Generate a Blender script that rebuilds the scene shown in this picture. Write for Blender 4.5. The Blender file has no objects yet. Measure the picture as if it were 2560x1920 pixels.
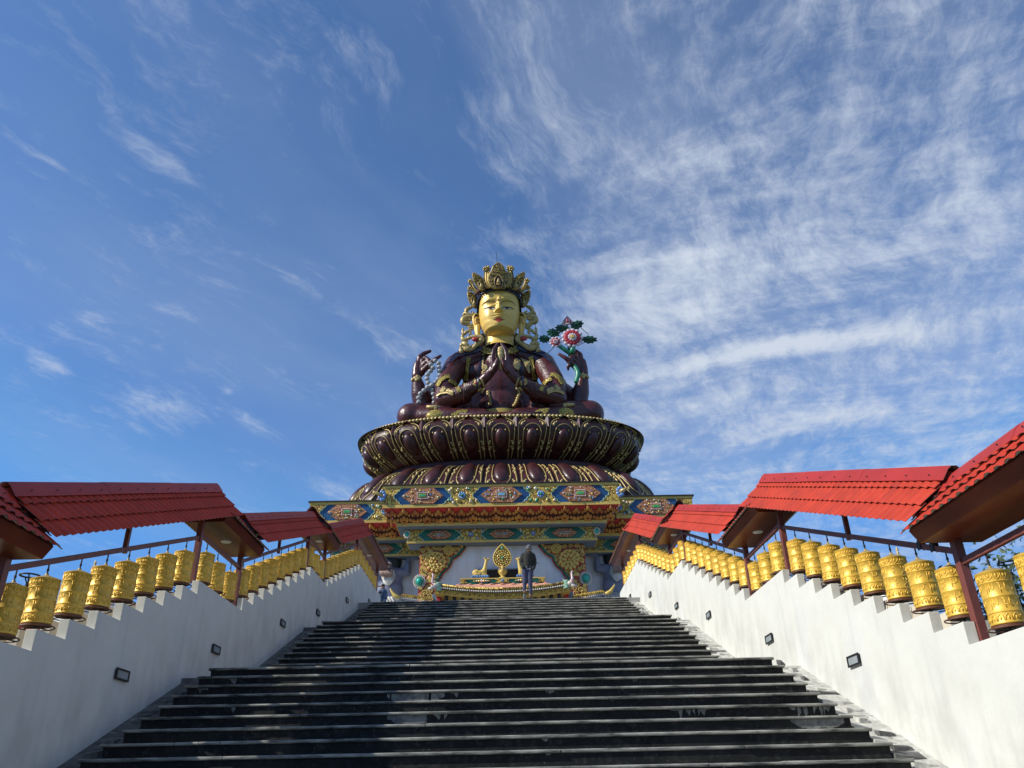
import bpy, math, random
from mathutils import Vector, Matrix
from mathutils.bvhtree import BVHTree
PI = math.pi
random.seed(7)
SC = bpy.context.scene
COL = SC.collection

# ------------------------------------------------------------------ camera
F, PITCH, YAW, ROLL, CX = 2000.4, 0.47881, 0.013114, -0.021937, 0.2257
_fw = Vector((math.sin(YAW)*math.cos(PITCH), math.cos(YAW)*math.cos(PITCH), math.sin(PITCH)))
_rt = Vector((math.cos(YAW), -math.sin(YAW), 0)); _up = _rt.cross(_fw)
RT = _rt*math.cos(ROLL) + _up*math.sin(ROLL); UP = -_rt*math.sin(ROLL) + _up*math.cos(ROLL)
CAM = Vector((CX, 0, 0))
def ray(px, py): return _fw + RT*((px-1280)/F) - UP*((py-960)/F)
def at(px, py, Y):
    d = ray(px, py); return CAM + d*(Y/d.y)
cd = bpy.data.cameras.new('camera'); cam = bpy.data.objects.new('camera', cd); COL.objects.link(cam)
cd.sensor_width = 36; cd.lens = F/2560*36; cd.clip_start = .05; cd.clip_end = 20000
cam.matrix_world = Matrix(((RT.x, UP.x, -_fw.x, CAM.x), (RT.y, UP.y, -_fw.y, CAM.y), (RT.z, UP.z, -_fw.z, CAM.z), (0, 0, 0, 1)))
SC.camera = cam

# ------------------------------------------------------------------ materials
def N(nt, t, **k):
    n = nt.nodes.new(t)
    for a, b in k.items(): setattr(n, a, b)
    return n
def M(name, col, rough=.6, metal=0.0, var=.2, vs=3.0, bump=0.0, bs=20.0, col2=None, stretch=(1, 1, 1), ramp=(.35, .65), coat=0.0, spec=.5, det=6, bdist=.02, streak=None, sp2=None):
    m = bpy.data.materials.new(name); m.use_nodes = True; nt = m.node_tree; L = nt.links
    b = nt.nodes['Principled BSDF']
    tc = N(nt, 'ShaderNodeTexCoord'); mp = N(nt, 'ShaderNodeMapping'); mp.inputs['Scale'].default_value = stretch
    L.new(tc.outputs['Object'], mp.inputs['Vector'])
    no = N(nt, 'ShaderNodeTexNoise'); no.inputs['Scale'].default_value = vs; no.inputs['Detail'].default_value = det
    no.inputs['Roughness'].default_value = .6
    L.new(mp.outputs[0], no.inputs['Vector'])
    r = N(nt, 'ShaderNodeValToRGB')
    c2 = col2 if col2 else tuple(max(0, c*(1-var)) for c in col)
    c1 = col if col2 else tuple(min(1, c*(1+var)) for c in col)
    r.color_ramp.elements[0].position = ramp[0]; r.color_ramp.elements[0].color = (*c2, 1)
    r.color_ramp.elements[1].position = ramp[1]; r.color_ramp.elements[1].color = (*c1, 1)
    L.new(no.outputs['Fac'], r.inputs['Fac'])
    out = r.outputs['Color']
    for (sc, st, colr, lo, hi) in (streak or []):
        mp2 = N(nt, 'ShaderNodeMapping'); mp2.inputs['Scale'].default_value = st
        L.new(tc.outputs['Object'], mp2.inputs['Vector'])
        n2 = N(nt, 'ShaderNodeTexNoise'); n2.inputs['Scale'].default_value = sc; n2.inputs['Detail'].default_value = 7
        L.new(mp2.outputs[0], n2.inputs['Vector'])
        r2 = N(nt, 'ShaderNodeMapRange'); r2.inputs['From Min'].default_value = lo; r2.inputs['From Max'].default_value = hi
        L.new(n2.outputs['Fac'], r2.inputs['Value'])
        mx = N(nt, 'ShaderNodeMix', data_type='RGBA'); mx.inputs['B'].default_value = (*colr, 1)
        L.new(r2.outputs[0], mx.inputs['Factor']); L.new(out, mx.inputs['A']); out = mx.outputs['Result']
    L.new(out, b.inputs['Base Color'])
    b.inputs['Roughness'].default_value = rough; b.inputs['Metallic'].default_value = metal
    b.inputs['Specular IOR Level'].default_value = spec
    if coat: b.inputs['Coat Weight'].default_value = coat; b.inputs['Coat Roughness'].default_value = .12
    if bump:
        nb = N(nt, 'ShaderNodeTexNoise'); nb.inputs['Scale'].default_value = bs; nb.inputs['Detail'].default_value = 5
        L.new(mp.outputs[0], nb.inputs['Vector'])
        bp = N(nt, 'ShaderNodeBump'); bp.inputs['Strength'].default_value = bump; bp.inputs['Distance'].default_value = bdist
        L.new(nb.outputs['Fac'], bp.inputs['Height']); L.new(bp.outputs[0], b.inputs['Normal'])
    return m
def swirl(name, col, dark, rough=.4, metal=.4, sc=6.0, lo=.25, hi=.5, bd=.05):
    """carved scrollwork: voronoi relief in the paint of the recesses"""
    m = M(name, col, rough, metal, var=.12, vs=2); nt = m.node_tree; L = nt.links; b = nt.nodes['Principled BSDF']
    tc = [n for n in nt.nodes if n.type == 'TEX_COORD'][0]
    no = N(nt, 'ShaderNodeTexNoise'); no.inputs['Scale'].default_value = sc*.5; no.inputs['Detail'].default_value = 2
    L.new(tc.outputs['Object'], no.inputs['Vector'])
    va = N(nt, 'ShaderNodeVectorMath', operation='MULTIPLY_ADD'); va.inputs[1].default_value = (.6/sc*3,)*3
    L.new(no.outputs['Color'], va.inputs[0]); L.new(tc.outputs['Object'], va.inputs[2])
    vo = N(nt, 'ShaderNodeTexVoronoi', feature='DISTANCE_TO_EDGE'); vo.inputs['Scale'].default_value = sc
    L.new(va.outputs[0], vo.inputs['Vector'])
    mr = N(nt, 'ShaderNodeMapRange'); mr.inputs['From Min'].default_value = lo*.2; mr.inputs['From Max'].default_value = hi*.2
    L.new(vo.outputs['Distance'], mr.inputs['Value'])
    mx = N(nt, 'ShaderNodeMix', data_type='RGBA'); mx.inputs['A'].default_value = (*dark, 1)
    old = b.inputs['Base Color'].links[0].from_socket
    L.new(mr.outputs[0], mx.inputs['Factor']); L.new(old, mx.inputs['B']); L.new(mx.outputs['Result'], b.inputs['Base Color'])
    bp = N(nt, 'ShaderNodeBump'); bp.inputs['Strength'].default_value = .8; bp.inputs['Distance'].default_value = bd
    L.new(mr.outputs[0], bp.inputs['Height']); L.new(bp.outputs[0], b.inputs['Normal'])
    return m
MT = {}
MT['wall'] = M('white_wall_plaster', (.635, .63, .555), .85, var=.05, vs=1.2, bump=.25, bs=9, streak=[(2.2, (1.6, 1.6, .22), (.50, .51, .47), .60, .80), (.9, (1, 1, .5), (.62, .625, .59), .55, .75)])
def weather(m):
    nt = m.node_tree; L = nt.links; b = nt.nodes['Principled BSDF']; old = b.inputs['Base Color'].links[0].from_socket
    tc = [n for n in nt.nodes if n.type == 'TEX_COORD'][0]; sp = N(nt, 'ShaderNodeSeparateXYZ'); L.new(tc.outputs['Object'], sp.inputs[0])
    def mm(op, a, b_=None, c=None):
        n = N(nt, 'ShaderNodeMath', operation=op)
        for i, x in enumerate((a, b_, c)):
            if x is None: continue
            if isinstance(x, (int, float)): n.inputs[i].default_value = x
            else: L.new(x, n.inputs[i])
        return n.outputs[0]
    def nz(sc, st, det=8, ro=.6):
        mp = N(nt, 'ShaderNodeMapping'); mp.inputs['Scale'].default_value = st; L.new(tc.outputs['Object'], mp.inputs[0]); n = N(nt, 'ShaderNodeTexNoise'); n.inputs['Scale'].default_value = sc; n.inputs['Detail'].default_value = det; n.inputs['Roughness'].default_value = ro; L.new(mp.outputs[0], n.inputs['Vector']); return n.outputs['Fac']
    def rng(v, a, c, o0=0.0, o1=1.0):
        n = N(nt, 'ShaderNodeMapRange'); n.interpolation_type = 'SMOOTHSTEP'
        for i, x in enumerate((a, c, o0, o1)): n.inputs[i+1].default_value = x
        L.new(v, n.inputs[0]); return n.outputs[0]
    h = mm('SUBTRACT', sp.outputs['Z'], mm('MULTIPLY_ADD', sp.outputs['Y'], .313, -2.45))    # height above the steps
    base = mm('MULTIPLY', rng(h, 1.1, .0), rng(nz(2.6, (1, 1, .5)), .36, .66))
    run = mm('MULTIPLY', rng(nz(3.2, (1, 1, .10)), .52, .70), rng(nz(.7, (1, 1, 1)), .42, .62))
    crack = rng(nz(1.7, (1, 1, 1), 12, .75), .498, .502)
    out = old
    for f, k, colr in ((base, .34, (.32, .31, .27)), (run, .24, (.36, .36, .32))):
        mx = N(nt, 'ShaderNodeMix', data_type='RGBA'); mx.inputs['B'].default_value = (*colr, 1); L.new(mm('MULTIPLY', f, k), mx.inputs['Factor']); L.new(out, mx.inputs['A']); out = mx.outputs['Result']
    L.new(out, b.inputs['Base Color'])
weather(MT['wall'])
MT['cream'] = M('cream_plaster', (.62, .57, .46), .85, var=.1, bump=.2)
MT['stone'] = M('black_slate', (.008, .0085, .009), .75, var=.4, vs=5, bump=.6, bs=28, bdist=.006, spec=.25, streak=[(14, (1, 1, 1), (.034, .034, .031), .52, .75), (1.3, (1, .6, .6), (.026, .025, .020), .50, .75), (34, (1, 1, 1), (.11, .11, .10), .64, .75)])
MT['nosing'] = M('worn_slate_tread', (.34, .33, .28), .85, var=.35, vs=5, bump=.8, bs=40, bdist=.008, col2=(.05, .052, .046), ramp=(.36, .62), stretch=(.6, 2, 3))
MT['lime'] = M('lime_stain', (.24, .235, .21), .85, var=.3, vs=12, bump=.3, col2=(.09, .09, .082))
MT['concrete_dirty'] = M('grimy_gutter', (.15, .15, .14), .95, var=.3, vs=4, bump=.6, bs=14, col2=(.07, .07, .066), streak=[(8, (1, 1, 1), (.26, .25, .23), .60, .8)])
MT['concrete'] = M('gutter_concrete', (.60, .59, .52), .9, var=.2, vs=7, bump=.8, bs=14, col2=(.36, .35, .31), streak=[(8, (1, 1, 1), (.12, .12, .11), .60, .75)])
MT['red'] = M('red_roof_sheet', (.42, .033, .011), .6, var=.16, vs=2.2, spec=.3, streak=[(3, (1, 1, 1), (.24, .022, .018), .55, .85), (9, (1, 1, 1), (.30, .10, .07), .66, .9)], bump=.12, bs=5)
MT['redcap'] = M('red_ridge_sheet', (.36, .026, .018), .5, var=.1, vs=1.5, spec=.4)
MT['zinc'] = M('sheet_underside', (.42, .41, .37), .6, var=.15, vs=6)
MT['ply'] = M('varnished_plywood', (.13, .018, .006), .42, var=.3, vs=2, stretch=(1, .35, 1), coat=.12, spec=.3, streak=[(2.5, (1, .3, 1), (.20, .05, .012), .5, .7)])
MT['steel'] = M('brown_painted_steel', (.17, .050, .038), .45, var=.15, vs=4)
MT['iron'] = M('dark_iron', (.03, .025, .022), .5, var=.3, metal=.3)
MT['rust'] = M('rust_brown_plate', (.13, .05, .025), .5, var=.25, metal=.2)
MT['brass'] = M('gilded_brass', (.82, .51, .07), .44, metal=.3, var=.10, vs=9, bump=.12, bs=14, bdist=.004, streak=[(7, (1, 1, 1), (.50, .32, .03), .6, .8)])
MT['brasscap'] = M('dull_brass_cap', (.50, .38, .16), .5, metal=.4, var=.2, vs=12)
MT['black'] = M('black_plastic', (.012, .012, .013), .4)
MT['glass'] = M('frosted_lamp_glass', (.30, .33, .33), .25, var=.05)
MT['whitep'] = M('white_paint', (.75, .75, .72), .5, var=.05)

# ------------------------------------------------------------------ mesh helper
class MB:
    def __init__(s): s.v = []; s.f = []; s.m = []; s.mi = 0
    def mat(s, i): s.mi = i; return s
    def add(s, vs, fs):
        o = len(s.v); s.v += [tuple(v) for v in vs]
        for f in fs: s.f.append(tuple(i+o for i in f)); s.m.append(s.mi)
        return s
    def box(s, x0, x1, y0, y1, z0, z1):
        x0, x1 = min(x0, x1), max(x0, x1); y0, y1 = min(y0, y1), max(y0, y1); z0, z1 = min(z0, z1), max(z0, z1)
        return s.add([(x0, y0, z0), (x1, y0, z0), (x1, y1, z0), (x0, y1, z0), (x0, y0, z1), (x1, y0, z1), (x1, y1, z1), (x0, y1, z1)],
                     [(0, 3, 2, 1), (4, 5, 6, 7), (0, 1, 5, 4), (1, 2, 6, 5), (2, 3, 7, 6), (3, 0, 4, 7)])
    def hexa(s, p):   # 8 corners, bottom 4 then top 4
        return s.add(p, [(0, 3, 2, 1), (4, 5, 6, 7), (0, 1, 5, 4), (1, 2, 6, 5), (2, 3, 7, 6), (3, 0, 4, 7)])
    def beam(s, a, b, w, h, up=(0, 0, 1)):   # box along a-b: w sideways, h along 'up' (hanging both ways)
        a = Vector(a); b = Vector(b); d = (b-a).normalized(); u = Vector(up); sd = d.cross(u).normalized()*w/2; u = u*h/2
        return s.hexa([a-sd-u, a+sd-u, b+sd-u, b-sd-u, a-sd+u, a+sd+u, b+sd+u, b-sd+u])
    def prism(s, poly, fn0, fn1):   # poly of 2d points; fn maps to 3d at both ends
        n = len(poly); vs = [fn0(*p) for p in poly]+[fn1(*p) for p in poly]
        fs = [tuple(range(n-1, -1, -1)), tuple(range(n, 2*n))]+[(i, (i+1) % n, n+(i+1) % n, n+i) for i in range(n)]
        return s.add(vs, fs)
    def tube(s, pts, r, n=8, closed=False, cap=True):
        P = [Vector(p) for p in pts]; k = len(P); R = r if isinstance(r, (list, tuple)) else [r]*k
        vs = []; prev = None
        for i in range(k):
            if closed: d = P[(i+1) % k]-P[i-1]
            else: d = P[min(i+1, k-1)]-P[max(i-1, 0)]
            if d.length < 1e-9: d = Vector((0, 0, 1))
            d.normalize()
            if prev is None:
                a = Vector((0, 0, 1)) if abs(d.z) < .9 else Vector((1, 0, 0)); u = d.cross(a).normalized()
            else:
                u = prev-d*prev.dot(d)
                u = u.normalized() if u.length > 1e-6 else d.orthogonal().normalized()
            prev = u; w = d.cross(u)
            for j in range(n):
                t = 2*PI*j/n; vs.append(P[i]+(u*math.cos(t)+w*math.sin(t))*R[i])
        fs = []
        for i in range(k if closed else k-1):
            a = i*n; b = ((i+1) % k)*n
            for j in range(n): fs.append((a+j, a+(j+1) % n, b+(j+1) % n, b+j))
        if cap and not closed: fs += [tuple(range(n-1, -1, -1)), tuple(range((k-1)*n, k*n))]
        return s.add(vs, fs)
    def ball(s, c, r, nu=12, nv=8, rot=None):
        c = Vector(c); r = Vector(r) if hasattr(r, '__len__') else Vector((r, r, r)); vs = []
        for i in range(nv+1):
            t = PI*i/nv
            for j in range(nu):
                p = 2*PI*j/nu; q = Vector((r.x*math.sin(t)*math.cos(p), r.y*math.sin(t)*math.sin(p), r.z*math.cos(t)))
                if rot: q = rot @ q
                vs.append(c+q)
        fs = [(i*nu+j, (i+1)*nu+j, (i+1)*nu+(j+1) % nu, i*nu+(j+1) % nu) for i in range(nv) for j in range(nu)]
        return s.add(vs, fs)
    def lathe(s, prof, c=(0, 0, 0), n=24, fn=None):   # prof [(r,z)]
        c = Vector(c); vs = []
        for r, z in prof:
            for j in range(n):
                t = 2*PI*j/n; q = Vector((r*math.cos(t), r*math.sin(t), z)); vs.append(c+(fn(q) if fn else q))
        fs = [(i*n+j, i*n+(j+1) % n, (i+1)*n+(j+1) % n, (i+1)*n+j) for i in range(len(prof)-1) for j in range(n)]
        return s.add(vs, fs)
    def grid(s, fn, nu, nv, flip=False):
        vs = [fn(i/nu, j/nv) for j in range(nv+1) for i in range(nu+1)]
        fs = []
        for j in range(nv):
            for i in range(nu):
                a = j*(nu+1)+i; q = (a, a+1, a+nu+2, a+nu+1); fs.append(q[::-1] if flip else q)
        return s.add(vs, fs)
    def build(s, name, mats, parent=None, smooth=False, bevel=0, auto=None):
        me = bpy.data.meshes.new(name); me.from_pydata(s.v, [], s.f); me.validate()
        for m in (mats if isinstance(mats, (list, tuple)) else [mats]): me.materials.append(m)
        if len(me.polygons) == len(s.m): me.polygons.foreach_set('material_index', s.m)
        if smooth or auto:
            me.polygons.foreach_set('use_smooth', [True]*len(me.polygons))
            if auto: me.set_sharp_from_angle(angle=math.radians(auto))
        me.update(); o = bpy.data.objects.new(name, me); COL.objects.link(o)
        if parent: o.parent = parent
        if bevel:
            b = o.modifiers.new('bevel', 'BEVEL'); b.width = bevel; b.segments = 2; b.limit_method = 'ANGLE'
        return o
def tag(o, label=None, cat=None, group=None, kind=None):
    if label: o['label'] = label
    if cat: o['category'] = cat
    if group: o['group'] = group
    if kind: o['kind'] = kind
    return o
def empty(name, loc=(0, 0, 0), label=None, cat=None, group=None):
    o = bpy.data.objects.new(name, None); COL.objects.link(o); o.location = loc; o.empty_display_size = .2
    return tag(o, label, cat, group)
def copy_tree(o, parent=None):
    c = o.copy(); COL.objects.link(c); c.parent = parent
    for ch in [x for x in bpy.data.objects if x.parent == o]: copy_tree(ch, c)
    return c
def kids(o): return [x for x in bpy.data.objects if x.parent == o]
def rel(c): return lambda p: Vector(p)-Vector(c)

# ------------------------------------------------------------------ light and sky
EL, AZ = math.radians(35), math.radians(17)
SUN = Vector((-math.cos(EL)*math.cos(AZ), -math.cos(EL)*math.sin(AZ), math.sin(EL)))
sl = bpy.data.lights.new('sun', 'SUN'); sl.energy = 5.0; sl.angle = math.radians(.5); sl.color = (1, .955, .88)
so = bpy.data.objects.new('sun', sl); COL.objects.link(so); so.rotation_euler = SUN.to_track_quat('Z', 'Y').to_euler()
so.location = (-40, -20, 60)
W = bpy.data.worlds.new('World'); SC.world = W; W.use_nodes = True; nt = W.node_tree; L = nt.links
bg = nt.nodes['Background']
sky = N(nt, 'ShaderNodeTexSky', sky_type='NISHITA'); sky.sun_disc = False; sky.sun_elevation = EL; sky.sun_rotation = math.atan2(SUN.x, SUN.y)
sky.altitude = 2000; sky.air_density = 1.0; sky.dust_density = .2; sky.ozone_density = 2.5
def mth(op, a, b=None, c=None, clamp=False):
    n = N(nt, 'ShaderNodeMath', operation=op); n.use_clamp = clamp
    for i, x in enumerate((a, b, c)):
        if x is None: continue
        if isinstance(x, (int, float)): n.inputs[i].default_value = x
        else: L.new(x, n.inputs[i])
    return n.outputs[0]
tc = N(nt, 'ShaderNodeTexCoord'); sp = N(nt, 'ShaderNodeSeparateXYZ'); L.new(tc.outputs['Generated'], sp.inputs[0])
zc = mth('ADD', mth('MAXIMUM', sp.outputs['Z'], 0.0), .12)
U = mth('DIVIDE', sp.outputs['X'], zc); V = mth('DIVIDE', sp.outputs['Y'], zc)
cb = N(nt, 'ShaderNodeCombineXYZ'); L.new(U, cb.inputs[0]); L.new(V, cb.inputs[1])
def noise(vec, scale, detail, rough, loc=(0, 0, 0), rot=0, st=(1, 1, 1), dist=0.0):
    mp = N(nt, 'ShaderNodeMapping', vector_type='TEXTURE'); mp.inputs['Location'].default_value = loc; mp.inputs['Rotation'].default_value = (0, 0, rot); mp.inputs['Scale'].default_value = st
    L.new(vec, mp.inputs[0]); n = N(nt, 'ShaderNodeTexNoise'); n.inputs['Scale'].default_value = scale; n.inputs['Detail'].default_value = detail
    n.inputs['Roughness'].default_value = rough; n.inputs['Distortion'].default_value = dist; L.new(mp.outputs[0], n.inputs['Vector']); return n.outputs['Fac'], n.outputs['Color']
def mr(v, a, b, c=0.0, d=1.0, smooth=True):
    n = N(nt, 'ShaderNodeMapRange'); n.interpolation_type = 'SMOOTHSTEP' if smooth else 'LINEAR'
    for i, x in enumerate((a, b, c, d)): n.inputs[i+1].default_value = x
    L.new(v, n.inputs[0]); return n.outputs[0]
# warp the plane a little so the streaks curl
_, wc = noise(cb.outputs[0], 1.1, 2, .5)
wv = N(nt, 'ShaderNodeVectorMath', operation='MULTIPLY_ADD'); wv.inputs[1].default_value = (.35, .35, 0); L.new(wc, wv.inputs[0]); L.new(cb.outputs[0], wv.inputs[2])
_, wc2 = noise(cb.outputs[0], 5.0, 3, .6, loc=(7, 3, 0))
wv2 = N(nt, 'ShaderNodeVectorMath', operation='MULTIPLY_ADD'); wv2.inputs[1].default_value = (.085, .085, 0); L.new(wc2, wv2.inputs[0]); L.new(wv.outputs[0], wv2.inputs[2])
P2 = wv2.outputs[0]
big, _ = noise(P2, 1.0, 3, .5, loc=(3.1, 1.7, 0))
fine, _ = noise(P2, 5.2, 13, .67, rot=math.radians(62), st=(2.3, .85, 1))
fib, _ = noise(P2, 11.0, 10, .74, rot=math.radians(56), st=(3.2, .75, 1), loc=(5, 2, 0))
mot, _ = noise(P2, 17.0, 8, .70, loc=(1, 9, 0), rot=1.2, st=(1.4, .9, 1))
bnd, _ = noise(P2, 6.0, 11, .66, loc=(3, 4, 0), rot=math.radians(-19), st=(4.0, .55, 1))
def uv(px, py):
    d = ray(px, py).normalized(); z = max(d.z, 0)+.12; return d.x/z, d.y/z
def streak(x0, y0, x1, y1, wpx, soft=True):
    """soft elongated patch of cirrus between two bearings"""
    a = Vector(uv(x0, y0)); b = Vector(uv(x1, y1)); mx_, my_ = (x0+x1)/2, (y0+y1)/2
    L2 = math.hypot(x1-x0, y1-y0); nx, ny = -(y1-y0)/L2, (x1-x0)/L2
    c = Vector(uv(mx_, my_)); w = (Vector(uv(mx_+nx*wpx, my_+ny*wpx))-Vector(uv(mx_-nx*wpx, my_-ny*wpx))).length/2
    d = b-a; mp = N(nt, 'ShaderNodeMapping', vector_type='TEXTURE'); mp.inputs['Location'].default_value = (c.x+.2175, c.y+.2175, 0); mp.inputs['Rotation'].default_value = (0, 0, math.atan2(d.y, d.x)); mp.inputs['Scale'].default_value = (d.length/2*1.15, max(w, .01), 1)
    L.new(P2, mp.inputs[0]); ln = N(nt, 'ShaderNodeVectorMath', operation='LENGTH'); L.new(mp.outputs[0], ln.inputs[0]); return mr(ln.outputs['Value'], 1.25, .0)
# veil over the right half, thin streaks elsewhere
veil = mth('ADD', mr(U, -.20, .26, -.105, .060), mth('MULTIPLY', mth('SUBTRACT', big, .5), .42))
wb = mr(U, .0, .35, 0, .30); fb = mth('ADD', mth('MULTIPLY', fib, mth('SUBTRACT', .36, wb)), mth('MULTIPLY', bnd, wb))
wf = mth('MULTIPLY', wb, .5); tex = mth('ADD', mth('ADD', mth('MULTIPLY', fine, mth('SUBTRACT', .34, wf)), fb), mth('MULTIPLY', mot, mth('ADD', .30, wf)))
extra = None
for (x0, y0, x1, y1, w, k) in [(1480, 960, 2330, 830, 34, .30), (1350, 700, 2000, 600, 60, .16), (1480, 820, 1900, 720, 120, .20), (1750, 1090, 2350, 985, 40, .22), (1900, 620, 2500, 560, 150, .10), (1560, 350, 1850, 420, 90, .12), (2350, 300, 2560, 700, 150, .10),
        (250, 200, 480, 440, 34, .20), (0, 270, 260, 410, 22, .17), (230, 960, 500, 1090, 60, .19), (560, 1020, 680, 1110, 34, .14), (700, 1170, 880, 1260, 40, .17), (650, 300, 720, 350, 40, .10), (930, 860, 1010, 950, 34, .12), (0, 860, 120, 960, 40, .18), (110, 740, 220, 790, 22, .14), (500, 960, 560, 985, 18, .2), (800, 110, 960, 260, 60, .10), (1750, 1160, 2100, 1120, 40, -.14), (1620, 1060, 1760, 1200, 90, -.14), (1180, 520, 1400, 620, 60, .10)]:
    q = mth('MULTIPLY', streak(x0, y0, x1, y1, w), k); extra = q if extra is None else mth('ADD', extra, q)
tex = mth('MULTIPLY_ADD', tex, 2.7, -.87)
den = mr(mth('ADD', mth('ADD', tex, mth('MULTIPLY', veil, 1.5)), mth('MULTIPLY', extra, 1.6)), .34, 1.22, 0.0, 1.0, True)
film, _ = noise(P2, 1.6, 5, .55, rot=math.radians(60), st=(1.8, .8, 1), loc=(2, 8, 0))
haze_ = mth('MULTIPLY', mr(film, .30, .72), mr(U, -.9, .5, .10, .24))      # thin high film of ice cloud
den = mth('ADD', mth('MULTIPLY', den, .88), haze_, clamp=True)
tint = N(nt, 'ShaderNodeMix', data_type='RGBA', blend_type='MULTIPLY'); tint.inputs['Factor'].default_value = 1; tint.inputs['B'].default_value = (.79, 1.01, 1.20, 1)
cl = N(nt, 'ShaderNodeMix', data_type='RGBA', blend_type='DARKEN'); cl.inputs['Factor'].default_value = 1; cl.inputs['B'].default_value = (1.0, 2.2, 4.3, 1)
L.new(sky.outputs[0], cl.inputs['A']); L.new(cl.outputs['Result'], tint.inputs['A'])
mx = N(nt, 'ShaderNodeMix', data_type='RGBA'); mx.inputs['B'].default_value = (3.9, 4.35, 5.1, 1)
L.new(den, mx.inputs['Factor']); L.new(tint.outputs['Result'], mx.inputs['A']); L.new(mx.outputs['Result'], bg.inputs['Color'])
bg.inputs['Strength'].default_value = .15
SC.view_settings.view_transform = 'Standard'; SC.view_settings.look = 'None'; SC.view_settings.exposure = .07; SC.view_settings.gamma = 1
SC.cycles.max_bounces = 6; SC.cycles.diffuse_bounces = 3; SC.cycles.glossy_bounces = 3

# every copy of the wheel takes its own tarnish
_nt = MT['brass'].node_tree; _b = _nt.nodes['Principled BSDF']; _o = _b.inputs['Base Color'].links[0].from_socket
_oi = N(_nt, 'ShaderNodeObjectInfo'); _mr = N(_nt, 'ShaderNodeMapRange'); _mr.inputs['To Min'].default_value = .0; _mr.inputs['To Max'].default_value = .30
_nt.links.new(_oi.outputs['Random'], _mr.inputs['Value']); _mx = N(_nt, 'ShaderNodeMix', data_type='RGBA'); _mx.inputs['B'].default_value = (.56, .33, .05, 1)
_nt.links.new(_mr.outputs[0], _mx.inputs['Factor']); _nt.links.new(_o, _mx.inputs['A']); _nt.links.new(_mx.outputs['Result'], _b.inputs['Base Color'])
# ------------------------------------------------------------------ ground, stairs
WS, WW = 4.35, 4.80
SFL = [(0.72, 5.67, -2.36, -.24), (8.08, 12.95, -.24, 1.88), (15.31, 20.26, 1.88, 4.0), (22.50, 27.57, 4.0, 6.05)]   # first and last nosing, z below, z above
g = MB(); ZP = 6.05
g.add([(-400, -400, -14), (400, -400, -14), (400, 800, -14), (-400, 800, -14)], [(0, 1, 2, 3)])
tag(g.build('ground', M('hill_grass', (.06, .09, .03), .95, vs=.2, var=.4, bump=.4, bs=1.5)), kind='structure')
pz = MB()
pz.box(-24, 24, 32.6, 90, -13.9, ZP-.003); pz.box(-5.4, 5.4, 27.62, 32.6, -13.9, ZP-.003)
tag(pz.build('plaza', M('plaza_paving', (.28, .27, .25), .8, vs=1.5, bump=.2)), kind='structure')
hl = MB()
for s in (-1, 1):
    hl.prism([(-6, -13.9), (34, -13.9), (32.58, 5.0), (28, 4.6), (-6, -3.6)], lambda y, z: (s*5.75, y, z), lambda y, z: (s*23, y, z-1.2 if z > -13 else z))
tag(hl.build('hillside', M('hill_scrub', (.07, .09, .035), .95, vs=.9, var=.4, bump=.6, bs=5)), kind='structure')

st = MB(); rnd = random.Random(3)
for (ya, yb, za, zb) in SFL:
    n = 12; dy = (yb-ya)/(n-1); dz = (zb-za)/n; last_end = {5.67: 8.08, 12.95: 15.31, 20.26: 22.5, 27.57: 27.62}[yb]
    for k in range(n):
        y = ya+dy*k; z = za+dz*(k+1); y2 = y+dy if k < n-1 else last_end
        w = WS+rnd.uniform(-.025, .02)
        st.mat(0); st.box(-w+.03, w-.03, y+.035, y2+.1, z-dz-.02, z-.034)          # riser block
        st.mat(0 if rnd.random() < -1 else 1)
        # tread slabs with a worn rounded nosing, in stone lengths with fine joints
        cuts = [-w]+sorted(rnd.uniform(-w+.5, w-.5) for _ in range(3))+[w]
        for a, b in zip(cuts, cuts[1:]):
            jz = rnd.uniform(-.003, .004); jy = rnd.uniform(-.012, .010); t = .034
            prof = [(y2+.036, z-t), (y+.012+jy, z-t), (y+jy, z-t+.010), (y+jy, z-.010+jz), (y+.012+jy, z+jz), (y2+.036, z+jz)]
            st.prism(prof, lambda p, q: (a+.005, p, q), lambda p, q: (b-.005, p, q))
    # side gutters: sloping concrete strip with an end block
    for s in (-1, 1):
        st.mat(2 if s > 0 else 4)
        y0 = ya-.15; m = (zb-za-dz)/(yb-ya); z0 = za-(.125 if s < 0 else .065); y1 = yb+.12
        st.prism([(y0, z0), (y1, z0+m*(y1-y0)), (y1, z0+m*(y1-y0)-.5), (y0, z0-.5)], lambda p, q: (s*(WS-.02), p, q), lambda p, q: (s*(WW+.01), p, q))
        st.box(s*(WS-.015), s*(WW+.008), yb+.12, last_end+.02 if last_end > yb+.5 else last_end+.2, zb-.7, zb-.12)
        for k in range(0, n):    # rough mortared stones in the gutter beside each step
            for q in range(2):
                yy = ya+dy*(k+.5*q)+rnd.uniform(-.05, .05); zz = z0+m*(yy-y0); xa = WS+.01+(.20 if q else 0)*rnd.random(); xb = WW-rnd.uniform(.02, .2); dp = rnd.uniform(.12, .24); hh = rnd.uniform(.025, .085); hm = m*dp
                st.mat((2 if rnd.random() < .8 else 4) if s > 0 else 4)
                st.hexa([(s*xa, yy, zz-.05), (s*xb, yy+rnd.uniform(0, .06), zz-.05), (s*xb, yy+dp, zz-.05+hm), (s*xa, yy+dp, zz-.05+hm),
                     (s*xa, yy+.01, zz+hh), (s*xb, yy+.05, zz+hh*rnd.uniform(.3, .9)), (s*xb, yy+dp, zz+hm+.012), (s*xa, yy+dp, zz+hm+hh*.4)])
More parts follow.
